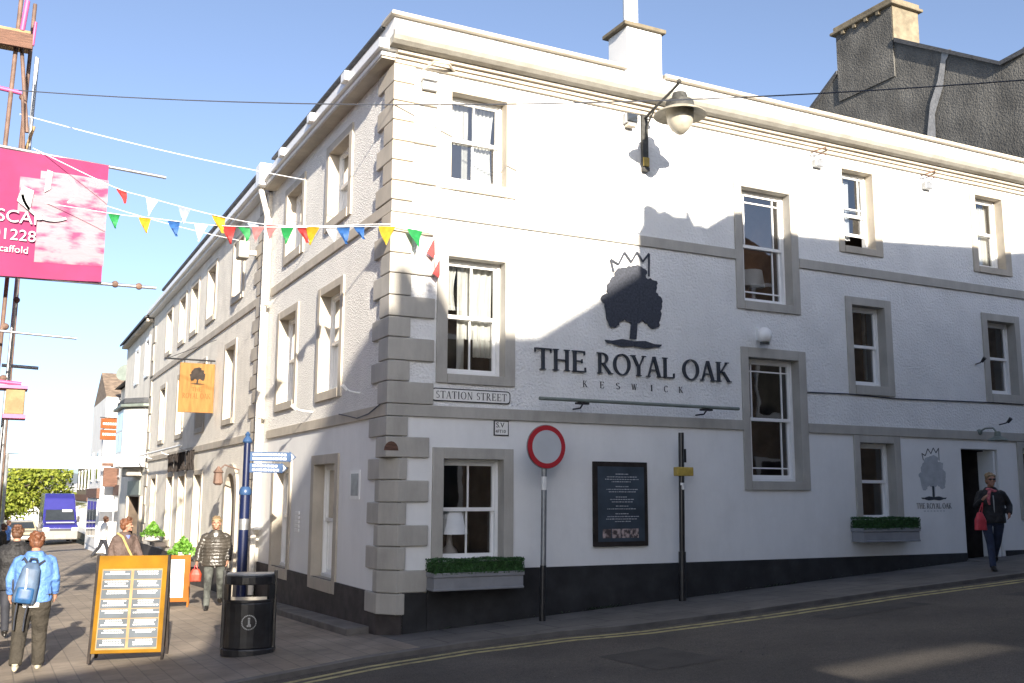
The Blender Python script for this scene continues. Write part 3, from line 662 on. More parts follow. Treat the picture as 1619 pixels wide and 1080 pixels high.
far_house(51.5, 60, 6.4, 1.8, 1.4, 'cream_wall', 'cream low shop house beside the van')
far_house(62, 74, 5.6, 2.0, 1.2, 'buff_stone', 'buff stone house at the far end of the street')
t = far_house(110, 124, 4.2, 2.4, -3.5, 'white_rough', 'far white house with slate roof behind the van'); 
t = far_house(128, 142, 4.8, 2.6, -14, 'cream_wall', 'far cream house with slate roof behind the tree', roof='brown_stone')
t = far_house(98, 106, 3.0, 2.2, -.5, 'brown_stone', 'far brown stone house with pale roof right of the van', roof='lead')

# ------------------------------------------------------------------ grey gabled building behind
gb = thing('gabled_building', 'tall dark grey cement rendered gable end rising behind the white pub, with big chimney', 'building', (15, 0, gz(15, 0) - .3))
def gp(pts, x0, x1):
    b = MB(); n = len(pts); v = [(x0, y, z) for y, z in pts] + [(x1, y, z) for y, z in pts]
    return b.add(v, [tuple(range(n)), tuple(range(2 * n - 1, n - 1, -1))] + [(i, (i + 1) % n, n + (i + 1) % n, n + i) for i in range(n)])
zb = gb.location.z
pr = [(-.2, -.0), (-.2, 12.3 - zb), (.94, 11.55 - zb), (1.5, 11.5 - zb), (4.43, 13.3 - zb), (6.36, 13.2 - zb), (7.23, 12.64 - zb), (8.2, 12.0 - zb), (9, 11.5 - zb), (9, 0)]
gp(pr, .02, 8).build('wall', 'render_grey', gb)
rf = gp([(-.35, 12.3 - zb), (-.35, 12.4 - zb), (.94, 11.66 - zb), (1.52, 11.6 - zb), (4.40, 13.4 - zb), (4.40, 13.28 - zb), (1.5, 11.5 - zb), (.94, 11.55 - zb)], -.06, 8.2).build('roof', 'slate_roof', gb)
gp([(6.38, 13.2 - zb), (6.38, 13.29 - zb), (9.1, 11.56 - zb), (9.1, 11.46 - zb)], -.05, 8.2).build('roof', 'slate_roof', gb)
ch = MB().box(-.02, .9, 4.47, 6.36, 12.4 - zb, 14.3 - zb).build('chimney', 'render_grey', gb)
MB().box(-.015, .92, 4.43, 4.469, 13.36 - zb, 14.3 - zb).build('chimney_face', 'buff_stone', ch)
b = MB(); b.box(-.12, 1.02, 4.33, 6.5, 14.3 - zb, 14.38 - zb); b.box(-.06, .96, 4.4, 6.42, 14.38 - zb, 14.52 - zb); b.build('chimney_cap', 'buff_stone', ch, bevel=.02)
b = MB()
for y in (4.8, 5.2, 5.6, 6.0): b.box(-.1, -.02, y, y + .1, 14.2 - zb, 14.3 - zb)
b.build('corbel', 'buff_stone', ch)
b = MB(); P = [(3.36, 8.9), (3.30, 11.0), (3.02, 11.6), (2.9, 12.2), (2.72, 12.42), (2.98, 12.5), (3.16, 11.8), (3.42, 11.3), (3.55, 10.6), (3.66, 9.5), (3.62, 8.9)]
P = [(y + .05, z - zb) for y, z in P]
n = len(P); b.add([(-.008, y, z) for y, z in P], [tuple(range(n))]); b.build('wall_patch', 'render_patch', gb, recalc=False)

# ------------------------------------------------------------------ buildings across the way (they cast the shadows and show in the panes)
def opp(name, label, sil, yf, depth, m, wins, low=None):
    xs = [p[0] for p in sil]; t = thing(name, label, 'building', (min(xs), yf, -1.5))
    ox = min(xs); D = -depth
    b = MB()
    if low is None:
        b.fpoly('R', [(x - ox, z + 1.5) for x, z in [(sil[0][0], -1.5)] + sil + [(sil[-1][0], -1.5)]], 0, D)
    else:                                   # body cut by an added sun-aligned slit throwing a light streak on the road
        x0, x1, za, zb, zc, zd = low; X1 = max(xs) - ox; T = 5.9 + 1.5
        b.fpoly('R', [(0, T)] + [(x - ox, z + 1.5) for x, z in sil] + [(X1, T)], 0, D)
        k = .17 * D; b.prism([(0, 0), (x0 - ox, 0), (x0 - ox - k, -D), (0, -D)], 0, T); b.prism([(x1 - ox, 0), (X1, 0), (X1, -D), (x1 - ox - k, -D)], 0, T)
        r = .31 * D
        def blk(z00, z01, z10, z11):        # bottoms / tops at x0 and x1 (front), back raised by r where asked
            (p0, q0), (p1, q1), (p2, q2), (p3, q3) = z00, z01, z10, z11
            b.add([(x0 - ox, 0, p0), (x1 - ox, 0, p1), (x1 - ox - k, -D, q1), (x0 - ox - k, -D, q0), (x0 - ox, 0, p2), (x1 - ox, 0, p3), (x1 - ox - k, -D, q3), (x0 - ox - k, -D, q2)],
                  [(0, 1, 2, 3), (4, 7, 6, 5), (0, 4, 5, 1), (1, 5, 6, 2), (2, 6, 7, 3), (3, 7, 4, 0)])
        blk((0, 0), (0, 0), (za + 1.5, za + 1.5 + r), (zb + 1.5, zb + 1.5 + r))
        blk((zc + 1.5, zc + 1.5 + r), (zd + 1.5, zd + 1.5 + r), (T, T + r), (T, T + r))
    b.build('wall', m, t)
    for x, z in wins:
        f = MB().box(x - ox - .55, x - ox + .55, -.03, .05, z + 1.5, z + 3.1).build('window', 'frame', t)
        MB().box(x - ox - .45, x - ox + .45, .052, .06, z + 1.6, z + 3.0).build('pane', 'darkglass', f)
    return t
silA = [(-7.6, 6.1), (-5.65, 6.35), (-4.85, 8.9), (-4.7, 9.06), (-4.42, 9.37), (-4.24, 9.5), (-4.0, 9.88), (-3.81, 10.36), (-3.61, 10.58), (-3.48, 10.55), (-3.38, 10.45), (-3.36, 10.45), (-3.35, 11.1), (-3.18, 11.1), (-3.17, 10.45), (-2.96, 10.43), (-2.95, 11.0), (-2.78, 11.0), (-2.77, 10.43), (-2.65, 10.33), (-1.55, 10.31), (-1.17, 10.34), (0.55, 11.4), (1.6, 11.5), (8.0, 10.4)]
opp('stone_building', 'tall stone building standing behind the viewer, its roofline shading the pub corner', silA, -20, -3.2, 'buff_stone', [(x, z) for x in (-2, 0, 2, 4) for z in (1.5, 7.2)], low=(-.3, 1.80, 4.71, 4.86, 4.84, 4.96))
silB = [(2.56, 6.3), (2.55, 8.5), (2.64, 8.65), (2.65, 8.93), (2.73, 9.0), (2.89, 8.96), (2.96, 8.89), (3.05, 8.95), (3.18, 8.9), (3.25, 8.87), (3.47, 8.89), (3.47, 9.05), (3.49, 9.05), (3.51, 8.79), (3.61, 8.77), (3.76, 8.8), (3.88, 8.77), (4.14, 8.93), (4.32, 9.04), (4.57, 9.09), (5.72, 8.87), (6.96, 8.93), (7.87, 9.03), (10.17, 9.2), (10.97, 9.15), (12.2, 9.35), (13.2, 9.33), (14.7, 8.62), (16.2, 7.9), (17, 7.5), (30, 7.5)]
silB = [(4.6, 4.2), (2.56, 4.2)] + silB  # added arch opening that lets the slit's sun through to the road
opp('sandstone_building', 'brown sandstone terrace across the side road from the pub', silB, -8.5, -7, 'brown_stone', [(x, z) for x in (4.5, 7, 9.5, 12, 14.5, 17, 20, 23) for z in (1.3, 4.0, 6.2)])
for y0, y1, h, m, lb in ((-6, 3, 7.5, 'buff_stone', 'buff stone house on the scaffolded side of the street'), (3.1, 13, 8.2, 'white_rough', 'white rendered house behind the scaffolding'), (13.1, 24, 7.4, 'cream_wall', 'cream house further down the scaffolded side')):
    t = thing('street_house', lb, 'building', (-7.4, y0, gz(-7.4, y0) - .3))
    w = y1 - y0
    MB().box(-8, 0, 0, w, 0, h).build('wall', m, t)
    b = MB(); b.add([(.3, 0, h), (.3, w, h), (-4, w, h + 2), (-4, 0, h + 2), (-8, 0, h), (-8, w, h)], [(0, 1, 2, 3), (3, 2, 5, 4), (0, 3, 4), (1, 5, 2)]); b.build('roof', 'slate_roof', t, recalc=False)
    for i in range(int(w / 2.6)):
        for zz in (1.2, 3.8, 6.0):
            if zz + 1.4 > h: continue
            f = MB().box(-.05, .05, .8 + i * 2.6, 1.9 + i * 2.6, zz, zz + 1.4).build('window', 'frame', t)
            MB().box(.05, .06, .9 + i * 2.6, 1.8 + i * 2.6, zz + .1, zz + 1.3).build('pane', 'darkglass', f)

# ------------------------------------------------------------------ lettering
def arc(cx, cy, rx, ry, a0, a1, t0, t1, n=14):
    o, i = [], []
    for k in range(n + 1):
        a = R(a0 + (a1 - a0) * k / n); w = t0 + (t1 - t0) * abs(math.cos(a))
        o.append((cx + rx * math.cos(a), cy + ry * math.sin(a))); i.append((cx + (rx - w) * math.cos(a), cy + (ry - w * .8) * math.sin(a)))
    return [[o[k], o[k + 1], i[k + 1], i[k]] for k in range(n)]
def rc(x0, x1, y0, y1): return [(x0, y0), (x1, y0), (x1, y1), (x0, y1)]
def serif(x, y, w=.13, h=.04): return rc(x - w, x + w, y, y + h)
def stem(x, t=.13, y0=0, y1=1, s=1): return [rc(x, x + t, y0, y1)] + ([serif(x + t / 2, y0), serif(x + t / 2, y1 - .04)] if s else [])
def dg(x0, y0, x1, y1, t): return [(x0 - t / 2, y0), (x0 + t / 2, y0), (x1 + t / 2, y1), (x1 - t / 2, y1)]
GL = {
 'T': (.80, [rc(.335, .465, 0, .95), serif(.4, 0), rc(.02, .78, .945, 1), rc(.02, .06, .8, .95), rc(.74, .78, .8, .95)]),
 'H': (.90, stem(.12) + stem(.65) + [rc(.24, .66, .48, .53)]),
 'E': (.76, stem(.12) + [rc(.2, .66, .95, 1), rc(.62, .66, .8, .96), rc(.2, .54, .49, .54), rc(.51, .54, .42, .61), rc(.2, .70, 0, .05), rc(.66, .70, .04, .22)]),
 'R': (.84, stem(.12) + arc(.30, .73, .31, .27, -90, 90, .045, .12) + [rc(.22, .31, .95, 1), rc(.22, .31, .46, .51), dg(.36, .48, .72, 0, .13), serif(.76, 0, .09)]),
 'O': (.98, arc(.49, .5, .44, .52, 0, 360, .05, .13, 32)),
 'Y': (.78, [rc(.33, .46, 0, .5), serif(.395, 0), dg(.36, .46, .10, 1, .13), dg(.43, .46, .68, 1, .05), serif(.1, .96, .12), serif(.68, .96, .1)]),
 'A': (.86, [dg(.13, 0, .42, 1, .05), dg(.72, 0, .44, 1, .13), rc(.22, .62, .32, .365), serif(.12, 0, .1), serif(.73, 0, .13)]),
 'L': (.72, stem(.12) + [rc(.2, .68, 0, .05), rc(.64, .68, .04, .24)]),
 'K': (.88, stem(.12) + [dg(.27, .42, .66, 1, .05), dg(.42, .52, .76, 0, .13), serif(.66, .96, .1), serif(.78, 0, .11)]),
 'S': (.62, arc(.31, .74, .24, .26, 30, 270, .05, .11, 12) + arc(.31, .26, .26, .27, -150, 90, .05, .11, 12)),
 'W': (1.15, [dg(.12, 1, .34, 0, .12), dg(.56, 1, .37, 0, .05), dg(.56, 1, .78, 0, .12), dg(1.02, 1, .82, 0, .05), serif(.12, .96, .1), serif(1.02, .96, .1)]),
 'I': (.40, stem(.13)), 'C': (.82, arc(.45, .5, .40, .52, 40, 320, .05, .13, 22)),
 'N': (.92, [rc(.14, .19, 0, 1), rc(.72, .77, 0, 1), dg(.17, 1, .72, 0, .12), serif(.16, 0, .1), serif(.74, .96, .1)]),
 ' ': (.42, [])}
def word(txt, height, squash=1., track=0.):
    x = 0; polys = []
    for c in txt:
        w, ps = GL[c]
        for p in ps: polys.append([((x + a) * height * squash, b * height) for a, b in p])
        x += w + track
    return polys, (x - track) * height * squash
def text_mesh(pl, txt, s0, s1, z, h, d0, d1, m, name='lettering', parent=None, track=0., mb=None):
    polys, w = word(txt, h, 1., track); k = (s1 - s0) / w
    b = mb or MB()
    for i, p in enumerate(polys): b.fpoly(pl, [(s0 + a * k, z + c) for a, c in p], d0, d1 + (i % 7) * .0004)
    return b if mb is not None else b.build(name, m, parent, recalc=True)

TREE = [(3.96, 5.36), (4.13, 5.28), (4.11, 5.17), (4.31, 5.14), (4.29, 4.96), (4.4, 4.87), (4.37, 4.56), (4.33, 4.42), (4.19, 4.4), (4.13, 4.46), (4.04, 4.51), (3.94, 4.45), (3.92, 4.2), (3.80, 4.2), (3.83, 4.44), (3.71, 4.5), (3.62, 4.44), (3.62, 4.39), (3.46, 4.35), (3.4, 4.45), (3.38, 4.57), (3.36, 4.7), (3.31, 4.74), (3.32, 4.82), (3.43, 4.85), (3.41, 4.95), (3.47, 5.08), (3.55, 5.14), (3.58, 5.24), (3.72, 5.29), (3.84, 5.32)]
CROWN = [(3.53, 5.20), (3.48, 5.39), (3.62, 5.33), (3.73, 5.53), (3.85, 5.39), (3.96, 5.56), (4.06, 5.42), (4.18, 5.56), (4.17, 5.20)]
def tree_logo(pl, s, z, k, d0, d1, m, parent=None, mcrown=None, mtrunk=None, name='emblem'):
    tr = lambda p: (s + (p[0] - 3.86) * k, z + (p[1] - 4.07) * k)
    rnd = random.Random(3); out = []
    for (a, b), (c, e) in zip(TREE, TREE[1:] + TREE[:1]):
        trunk = b < 4.46 and e < 4.46 and 3.78 < a < 4.0
        ln = math.hypot(c - a, e - b); n = 1 if trunk else max(2, int(ln / .035))
        for i in range(n):
            u = i / n; nx, nz = (e - b) / ln, -(c - a) / ln; o = 0 if trunk or i == 0 else rnd.uniform(-.012, .022)
            out.append((a + (c - a) * u - nx * o, b + (e - b) * u - nz * o))
    b = MB(); b.fpoly(pl, [tr(p) for p in out], d0, d1); o1 = b.build(name, m, parent)
    b = MB()
    for i, ((a, c), (e, f)) in enumerate(zip(CROWN, CROWN[1:])):
        L_ = math.hypot(e - a, f - c); nx, nz = (f - c) / L_ * .014, -(e - a) / L_ * .014
        b.fpoly(pl, [tr((a + nx, c + nz)), tr((e + nx, f + nz)), tr((e - nx, f - nz)), tr((a - nx, c - nz))], d0, d1 - .002 - (i % 3) * .0005)
    b.build('crown_outline', mcrown or m, o1)
    b = MB(); g = []
    for i in range(28):
        a = 2 * pi * i / 28; g.append((3.87 + .5 * math.cos(a) * (1 + .06 * math.sin(5 * a)), 4.13 + .05 * math.sin(a) + .012 * math.sin(7 * a)))
    b.fpoly(pl, [tr(p) for p in g], d0, d1 + .001); b.build('ground_outline', mtrunk or m, o1)
    return o1
# main sign on the right facade
ws = thing('wall_sign', 'large dark oak tree emblem with zigzag crown fixed on the white wall', 'wall emblem', (0, 0, 0))
ws.location = (3.86, 0, 4.07)
def shift(o, d):  # keep geometry authored in world space under a moved empty
    for c in o.children:
        c.location = Vector(c.location) - Vector(d)
e = tree_logo('R', 3.86, 4.07, 1., .02, .035, 'logo', ws); shift(ws, ws.location)
ws = thing('wall_sign', 'big black THE ROYAL OAK letters with small KESWICK below, on the white wall', 'sign lettering', (2.16, 0, 3.63))
for w, a, c in (('THE', 2.165, 3.04), ('ROYAL', 3.2, 4.62), ('OAK', 4.75, 5.71)):
    text_mesh('R', w, a, c, 3.645, .31, .012, .045, 'letters', 'lettering', ws)
for ch_, s in zip('KESWICK', (2.98, 3.27, 3.55, 3.83, 4.17, 4.42, 4.70)):
    w = .055 if ch_ in 'I' else .10 if ch_ == 'W' else .08
    text_mesh('R', ch_, s, s + w, 3.43, .095, .004, .012, 'letters', 'lettering', ws)
shift(ws, ws.location)
t = thing('picture_light', 'long thin grey-green trough light bar under the black lettering', 'sign light', (2.1, -.3, 3.2))
MB().tube([(0, 0, 0), (3.52, 0, 0)], .026, 10).build('light_tube', 'verdigris', t, smooth=True)
for x in (.72, 2.92):
    MB().tube([(x, .3, -.10), (x, .1, -.1), (x, 0, -.02)], .012).build('arm', 'black', t)
    MB().box(x - .12, x + .08, -.02, .05, -.055, -.028).build('bracket', 'black', t)
t = thing('floor_level_light', '', 'x'); bpy.data.objects.remove(t)
# faint painted logo by the door
t = thing('wall_sign', 'small pale painted oak emblem with dark crown and THE ROYAL OAK, beside the doorway', 'wall sign', (10.15, 0, 1.8))
e = tree_logo('R', 10.18, 1.80, .62, .002, .004, 'logo_faint', t, 'letters', 'letters')
text_mesh('R', 'THE ROYAL OAK', 9.74, 10.62, 1.66, .095, .002, .004, 'letters', 'lettering', t)
b = MB(); b.fpoly('R', [(10.155, 1.85), (10.205, 1.85), (10.2, 2.05), (10.15, 2.05)], .0045, .0055); b.build('trunk_outline', 'letters', t)
b = MB()
for i in range(7): b.fb('R', 9.92 + i * .08, 9.96 + i * .08, .001, .003, 1.61, 1.625)
b.build('lettering', 'logo_faint', t); shift(t, t.location)
# street name plate
t = thing('street_sign', 'white STATION STREET name plate with black rim, fixed low under the first window', 'street sign', (.6, 0, 3.1))
def rrect(x0, x1, z0, z1, r, n=5):
    P = []
    for cx, cz, a0 in ((x1 - r, z1 - r, 0), (x0 + r, z1 - r, 90), (x0 + r, z0 + r, 180), (x1 - r, z0 + r, 270)):
        for i in range(n + 1): a = R(a0 + 90 * i / n); P.append((cx + r * math.cos(a), cz + r * math.sin(a)))
    return P
MB().fpoly('R', rrect(.6, 1.79, 3.12, 3.30, .05), .002, .018).build('rim', 'black', t)
MB().fpoly('R', rrect(.615, 1.775, 3.135, 3.285, .04), .004, .021).build('plate', 'paper', t)
text_mesh('R', 'STATION STREET', .66, 1.73, 3.16, .10, .021, .024, 'black', 'lettering', t, track=.08); shift(t, t.location)
# SV plate
def font_text(txt, size, m, parent, loc, rot=(pi / 2, 0, 0), name='lettering', ext=.002, align='LEFT', sx=1.):
    c = bpy.data.curves.new(name, 'FONT'); c.body = txt; c.size = size; c.extrude = ext; c.align_x = align
    o = bpy.data.objects.new('tmp', c); COL.objects.link(o)
    dgp = bpy.context.evaluated_depsgraph_get(); me = bpy.data.meshes.new_from_object(o.evaluated_get(dgp), depsgraph=dgp)
    bpy.data.objects.remove(o); me.materials.clear(); me.materials.append(M[m]); me.name = name
    o = bpy.data.objects.new(name, me); COL.objects.link(o); o.parent = parent; o.location = loc; o.rotation_euler = rot; o.scale = (sx, 1, 1)
    return o
t = thing('wall_plate', 'small square white valve plate with black rim, under the band above the ground floor window', 'marker plate', (1.54, 0, 2.68))
MB().box(0, .23, -.012, 0, 0, .21).build('rim', 'black', t); MB().box(.015, .215, -.015, -.003, .015, .195).build('plate', 'paper', t)
font_text('S.V', .10, 'black', t, (.03, -.017, .115)); font_text('4FT10', .062, 'black', t, (.022, -.017, .04))
# framed menu board
t = thing('notice_board', 'dark framed menu board with rows of small pale writing, on the wall between two posts', 'menu board', (3.13, 0, 1.14))
MB().box(0, .935, -.05, -.001, 0, 1.215).build('frame', 'matt_dark', t, bevel=.008)
MB().box(.065, .87, -.054, -.04, .07, 1.145).build('panel', 'slate_panel', t)
b = MB(); rnd = random.Random(5)
for z, wd in ((1.03, .2), (.99, .5), (.955, .56), (.92, .34), (.85, .2), (.81, .52), (.775, .44), (.70, .2), (.665, .40), (.63, .34), (.57, .2), (.53, .5), (.46, .22), (.42, .50), (.385, .54), (.35, .24)):
    x = .47 - wd / 2
    while x < .47 + wd / 2:
        l = rnd.uniform(.012, .05); b.box(x, x + l, -.056, -.0545, z, z + .009 + rnd.random() * .004); x += l + .01
b.build('lettering', 'greycurtain', t)
for i, c in enumerate(('curtain', 'ceramic', 'greycurtain', 'curtain')):
    b = MB(); b.box(.14 + i * .158, .285 + i * .158, -.0565, -.0545, .12, .25)
    ph = b.build('photo_strip', mat('printed_photo', (.06, .045, .045), .5, 0, 11 + i * 3, col2=(.50, .40, .38), c2pos=(.42, .6)), t)
# pots of light: dome sounder, flood lamps, boxes
def sounder(name, label, s, z, w, h, mm, cat='alarm box'):
    t = thing(name, label, cat, (s, 0, z)); MB().box(0, w, -.1, 0, 0, h).build('case', mm, t, bevel=.012)
    return t
t = sounder('alarm_box', 'grey box over a white hood high at the corner under the cornice', .36, 7.46, .22, .13, 'galv', 'alarm box')
MB().box(-.01, .23, -.14, 0, .14, .26).build('hood', 'white_smooth', t, bevel=.02)
MB().tube([(.02, -.05, .3), (.12, -.2, .38), (.34, -.2, .40), (.5, -.04, .38)], .02).build('bracket', 'stone_l', t)
t = sounder('floodlight', 'small grey floodlight box left of the wall bracket lamp', 3.74, 7.58, .22, .16, 'galv', 'floodlight')
MB().box(.02, .2, -.13, -.1, .03, .15).build('lens', 'darkglass', t); MB().box(.03, .16, -.13, -.02, -.05, -.01).build('bracket', 'stone_l', t)
for s, z, lb in ((7.65, 7.50, 'small grey sensor box left of the top window right of the tall windows'), (10.35, 7.50, 'small grey sensor box high on the wall between the two farthest top windows')):
    t = sounder('sensor_box', lb, s, z, .19, .13, 'galv', 'sensor')
    MB().tube([(.0, 0, .26), (-.06, -.16, .24), (.14, -.2, .32), (.36, 0, .34)], .012).build('bracket', 'timber', t)
    MB().tube([(.0, -.1, .24), (.2, -.14, .22), (.3, -.02, .26)], .01).build('bracket', 'timber', t)
t = thing('alarm_dome', 'white round camera dome with black base above the tall lower window', 'security dome', (6.33, 0, 4.36))
MB().box(-.06, .06, -.06, 0, .0, .2).build('mount', 'frame', t)
MB().sph((0, -.14, .07), (.12, .12, .13), 16, 10).build('dome', 'frame', t, smooth=True)
MB().lathe([(.075, -.085), (.08, -.04), (.06, -.03)], (0, -.14, 0)).build('lens', 'darkglass', t, smooth=True)
def small_spot(s, z, d, label, pl='R'):
    if pl == 'R': t = thing('spotlight', label, 'spotlight', (s, 0, z)); t.rotation_euler.z = 0
    else: t = thing('spotlight', label, 'spotlight', (0, s, z), -pi / 2)
    MB().tube([(0, 0, 0), (0, -d * .7, .02), (.0, -d, .06)], .012).build('arm', 'black' if pl == 'R' else 'frame', t)
    MB().tube([(0, -d + .02, .03), (0, -d - .05, .10)], [.025, .036], 10).build('head', 'black' if pl == 'R' else 'frame', t, smooth=True)
    return t
small_spot(11.5, 4.3, .16, 'small black spotlight on the wall left of the far middle window')
small_spot(12.05, 3.2, .2, 'small dark spotlight above the doorway, over its lamp')
small_spot(1.2, 3.3, .22, 'white stub spotlight nearest the corner above the lower left band', 'L')
small_spot(3.6, 3.2, .3, 'thin white spotlight arm between the two middle left windows', 'L')
# swan neck lamp over door
t = thing('wall_lamp', 'grey swan neck lamp with wide dish shade over the doorway', 'wall lamp', (11.45, 0, 2.98))
MB().tube([(0, 0, .06), (.0, -.16, .12), (.02, -.30, .12), (.03, -.38, .02)], .016, 8).build('arm', 'verdigris', t, smooth=True)
MB().sph((0, -.03, .06), .055).build('mount', 'verdigris', t, smooth=True)
MB().lathe([(.02, .06), (.05, .05), (.06, -.03), (.17, -.09), (.18, -.105), (.15, -.1), (.04, -.05)], (.03, -.38, 0), 20).build('lamp_shade', 'verdigris', t, smooth=True)
# big bracket street lamp
t = thing('street_lamp', 'old bracket street lamp with round milky glass, high on the white wall under the gutter', 'street lamp', (4.13, 0, 6.86), R(-4))
MB().box(-.055, .055, -.06, 0, 0, .92).build('wall_plate', 'lampmetal', t, bevel=.01)
MB().box(-.05, .05, -.085, -.06, .08, .22).build('terminal_box', 'brass', t); MB().box(-.05, .05, -.09, -.05, .0, .06).build('terminal_box', 'lampmetal', t)
ar = MB().tube([(0, -.03, .86), (0, -.35, .93), (0, -.75, 1.0), (0, -1.02, 1.06), (0, -1.05, 1.05), (0, -1.05, .88)], .022, 8).build('arm', 'lampmetal', t, smooth=True)
b = MB(); b.tube([(0, -.05, .5), (0, -.15, .75), (0, -.33, .90)], .014); b.tube([(0, -.1, .70), (0, -.24, .86)], .01); b.tube([(0, -.06, .86), (0, -.2, .8)], .01); b.build('strut', 'lampmetal', t)
MB().sph((0, -1.05, 1.09), .035).build('finial', 'lampmetal', ar, smooth=True)
hc = (0, -1.05, 0)
MB().lathe([(.10, .90), (.11, .87), (.12, .80), (.14, .78)], hc).build('lamp_neck', 'lampmetal', t, smooth=True)
MB().lathe([(.14, .79), (.20, .77), (.215, .70), (.22, .66)], hc, 28).build('lamp_canopy', 'lampmetal', t, smooth=True)
MB().lathe([(.21, .665), (.34, .60), (.385, .565), (.39, .55), (.34, .575), (.20, .62)], hc, 32).build('lamp_shade', 'lampshade', t, smooth=True)
MB().lathe([(.20, .62), (.205, .55), (.185, .44), (.13, .34), (.05, .27), (.01, .26)], hc, 24).build('globe', 'lampglass', t, smooth=True)
# orange hanging sign
t = thing('hanging_sign', 'orange square hanging sign with grey oak tree, projecting from the left street wall', 'pub sign', (-.1, 11.7, 3.74))
bd = MB().box(-.80, .0, -.03, .03, 0, 1.16).build('sign_board', 'orange', t, bevel=.006)
MB().tube([(.0, 0, 1.24), (-1.15, 0, 1.24)], .02).build('bracket', 'black', t)
b = MB(); b.tube([(0, 0, 1.75), (-1.05, 0, 1.26)], .007); b.tube([(-.1, 0, 1.16), (-.1, 0, 1.24)], .012); b.tube([(-.7, 0, 1.16), (-.7, 0, 1.24)], .012); b.build('stay_wire', 'black', t)
b = MB(); P = [(-.40 + (p[0] - 3.86) * .33, .72 + (p[1] - 4.3) * .33) for p in TREE]
b.fpoly('R', P, .031, .033); b.build('emblem', 'matt_dark', t)
b = MB(); b.fpoly('R', [(-.57, .67), (-.4, .655), (-.22, .67), (-.4, .69)], .031, .034); b.build('ground_outline', 'matt_dark', t)
text_mesh('R', 'THE', -.52, -.28, .50, .09, .031, .0335, 'brownsign', 'lettering', t); text_mesh('R', 'ROYAL OAK', -.72, -.08, .33, .12, .031, .0335, 'brownsign', 'lettering', t)
# vertical lettering above the ground floor of the second building
t = thing('wall_sign', 'projecting dark THE ROYAL OAK letters on the left street wall under a light bar', 'sign lettering', (-.08, 13.5, 2.46))
o = text_mesh('L', 'THE ROYAL OAK', 0, 4.3, 0, .5, .07, .11, 'matt_dark', 'lettering', t)
o.data.transform(Matrix.Translation((0, 4.3, 0)) @ Matrix.Scale(-1, 4, (0, 1, 0))); o.data.flip_normals()
b = MB().tube([(-.32, .6, .62), (-.32, 9.2, .62)], .03); b.build('light_bar', 'frame', t)
b = MB()
for y in (1.2, 4.5, 8.2): b.tube([(0, y, .5), (-.2, y, .55), (-.32, y, .62)], .012)
b.build('arm', 'frame', t)
# lantern box by quoins
t = thing('wall_lantern', 'pale box lantern on a short arm beside the down pipe on the left street wall', 'wall lantern', (-.08, 7.75, 6.6))
MB().box(-.42, -.2, -.16, .16, 0, .36).build('case', 'gutter_stone', t, bevel=.03); MB().box(-.2, 0, -.03, .03, .1, .2).build('arm', 'stone', t); MB().box(-.39, -.23, -.165, -.158, .05, .31).build('lens', 'lampglass', t)
t = thing('wall_lantern', 'ornate iron wall lantern over the arched door in the left street wall', 'wall lantern', (-.1, 8.5, 2.35))
MB().tube([(0, 0, 0), (-.3, 0, .1), (-.42, 0, -.02)], .015).build('arm', 'rust', t)
MB().lathe([(.02, .12), (.09, .02), (.11, 0), (.08, -.02), (.10, -.22), (.05, -.26)], (-.42, 0, -.05), 8).build('case', 'rust', t)

# ------------------------------------------------------------------ traffic sign, posts
px, py = 2.09, -.46; g = gz(px, py)
t = thing('traffic_sign', 'round red rimmed blank grey disc on a grey pole against the pub wall', 'road sign', (px, py, g))
MB().tube([(-.03, 0, 0), (0, 0, 2.35)], .038, 14).build('pole', 'galv', t, smooth=True)
MB().tube([(-.035, 0, 0), (-.022, 0, .72)], .043, 14).build('pole_sleeve', 'blackmetal', t, smooth=True)
b = MB(); b.tube([(.0, -.05, 2.30), (.0, -.068, 2.30)], .29, 40); b.build('rim', 'red', t, smooth=True)
b = MB(); b.tube([(.0, -.060, 2.30), (.0, -.071, 2.30)], .225, 40); b.build('disc', 'signgrey', t, smooth=True)
b = MB(); b.tube([(.0, -.040, 2.30), (.0, -.0495, 2.30)], .30, 40); b.build('back_plate', 'galv', t, smooth=True)
b = MB(); b.tube([(-.008, 0, 1.72), (-.005, 0, 1.90)], .0395, 14); b.build('sticker', 'paper', t, smooth=True)
px, py = 4.47, -.3; g = gz(px, py)
t = thing('sign_post', 'plain black post without a sign, carrying a small yellow box, by the menu board', 'post', (px, py, g))
MB().tube([(0, 0, 0), (.04, 0, 2.44)], .042, 12).build('pole', 'blackmetal', t, smooth=True)
MB().box(-.08, .21, -.06, .05, 1.80, 1.93).build('box', 'brass', t, bevel=.01)
MB().tube([(.03, 0, 1.60), (.03, 0, 1.70)], .044, 12).build('sticker', 'paper', t, smooth=True)
MB().box(.07, .11, -.02, .03, 2.0, 2.2).build('clip', 'black', t)
MB().tube([(0, 0, 0), (.012, 0, .7)], .055, 12).build('pole_sleeve', 'blackmetal', t, smooth=True)

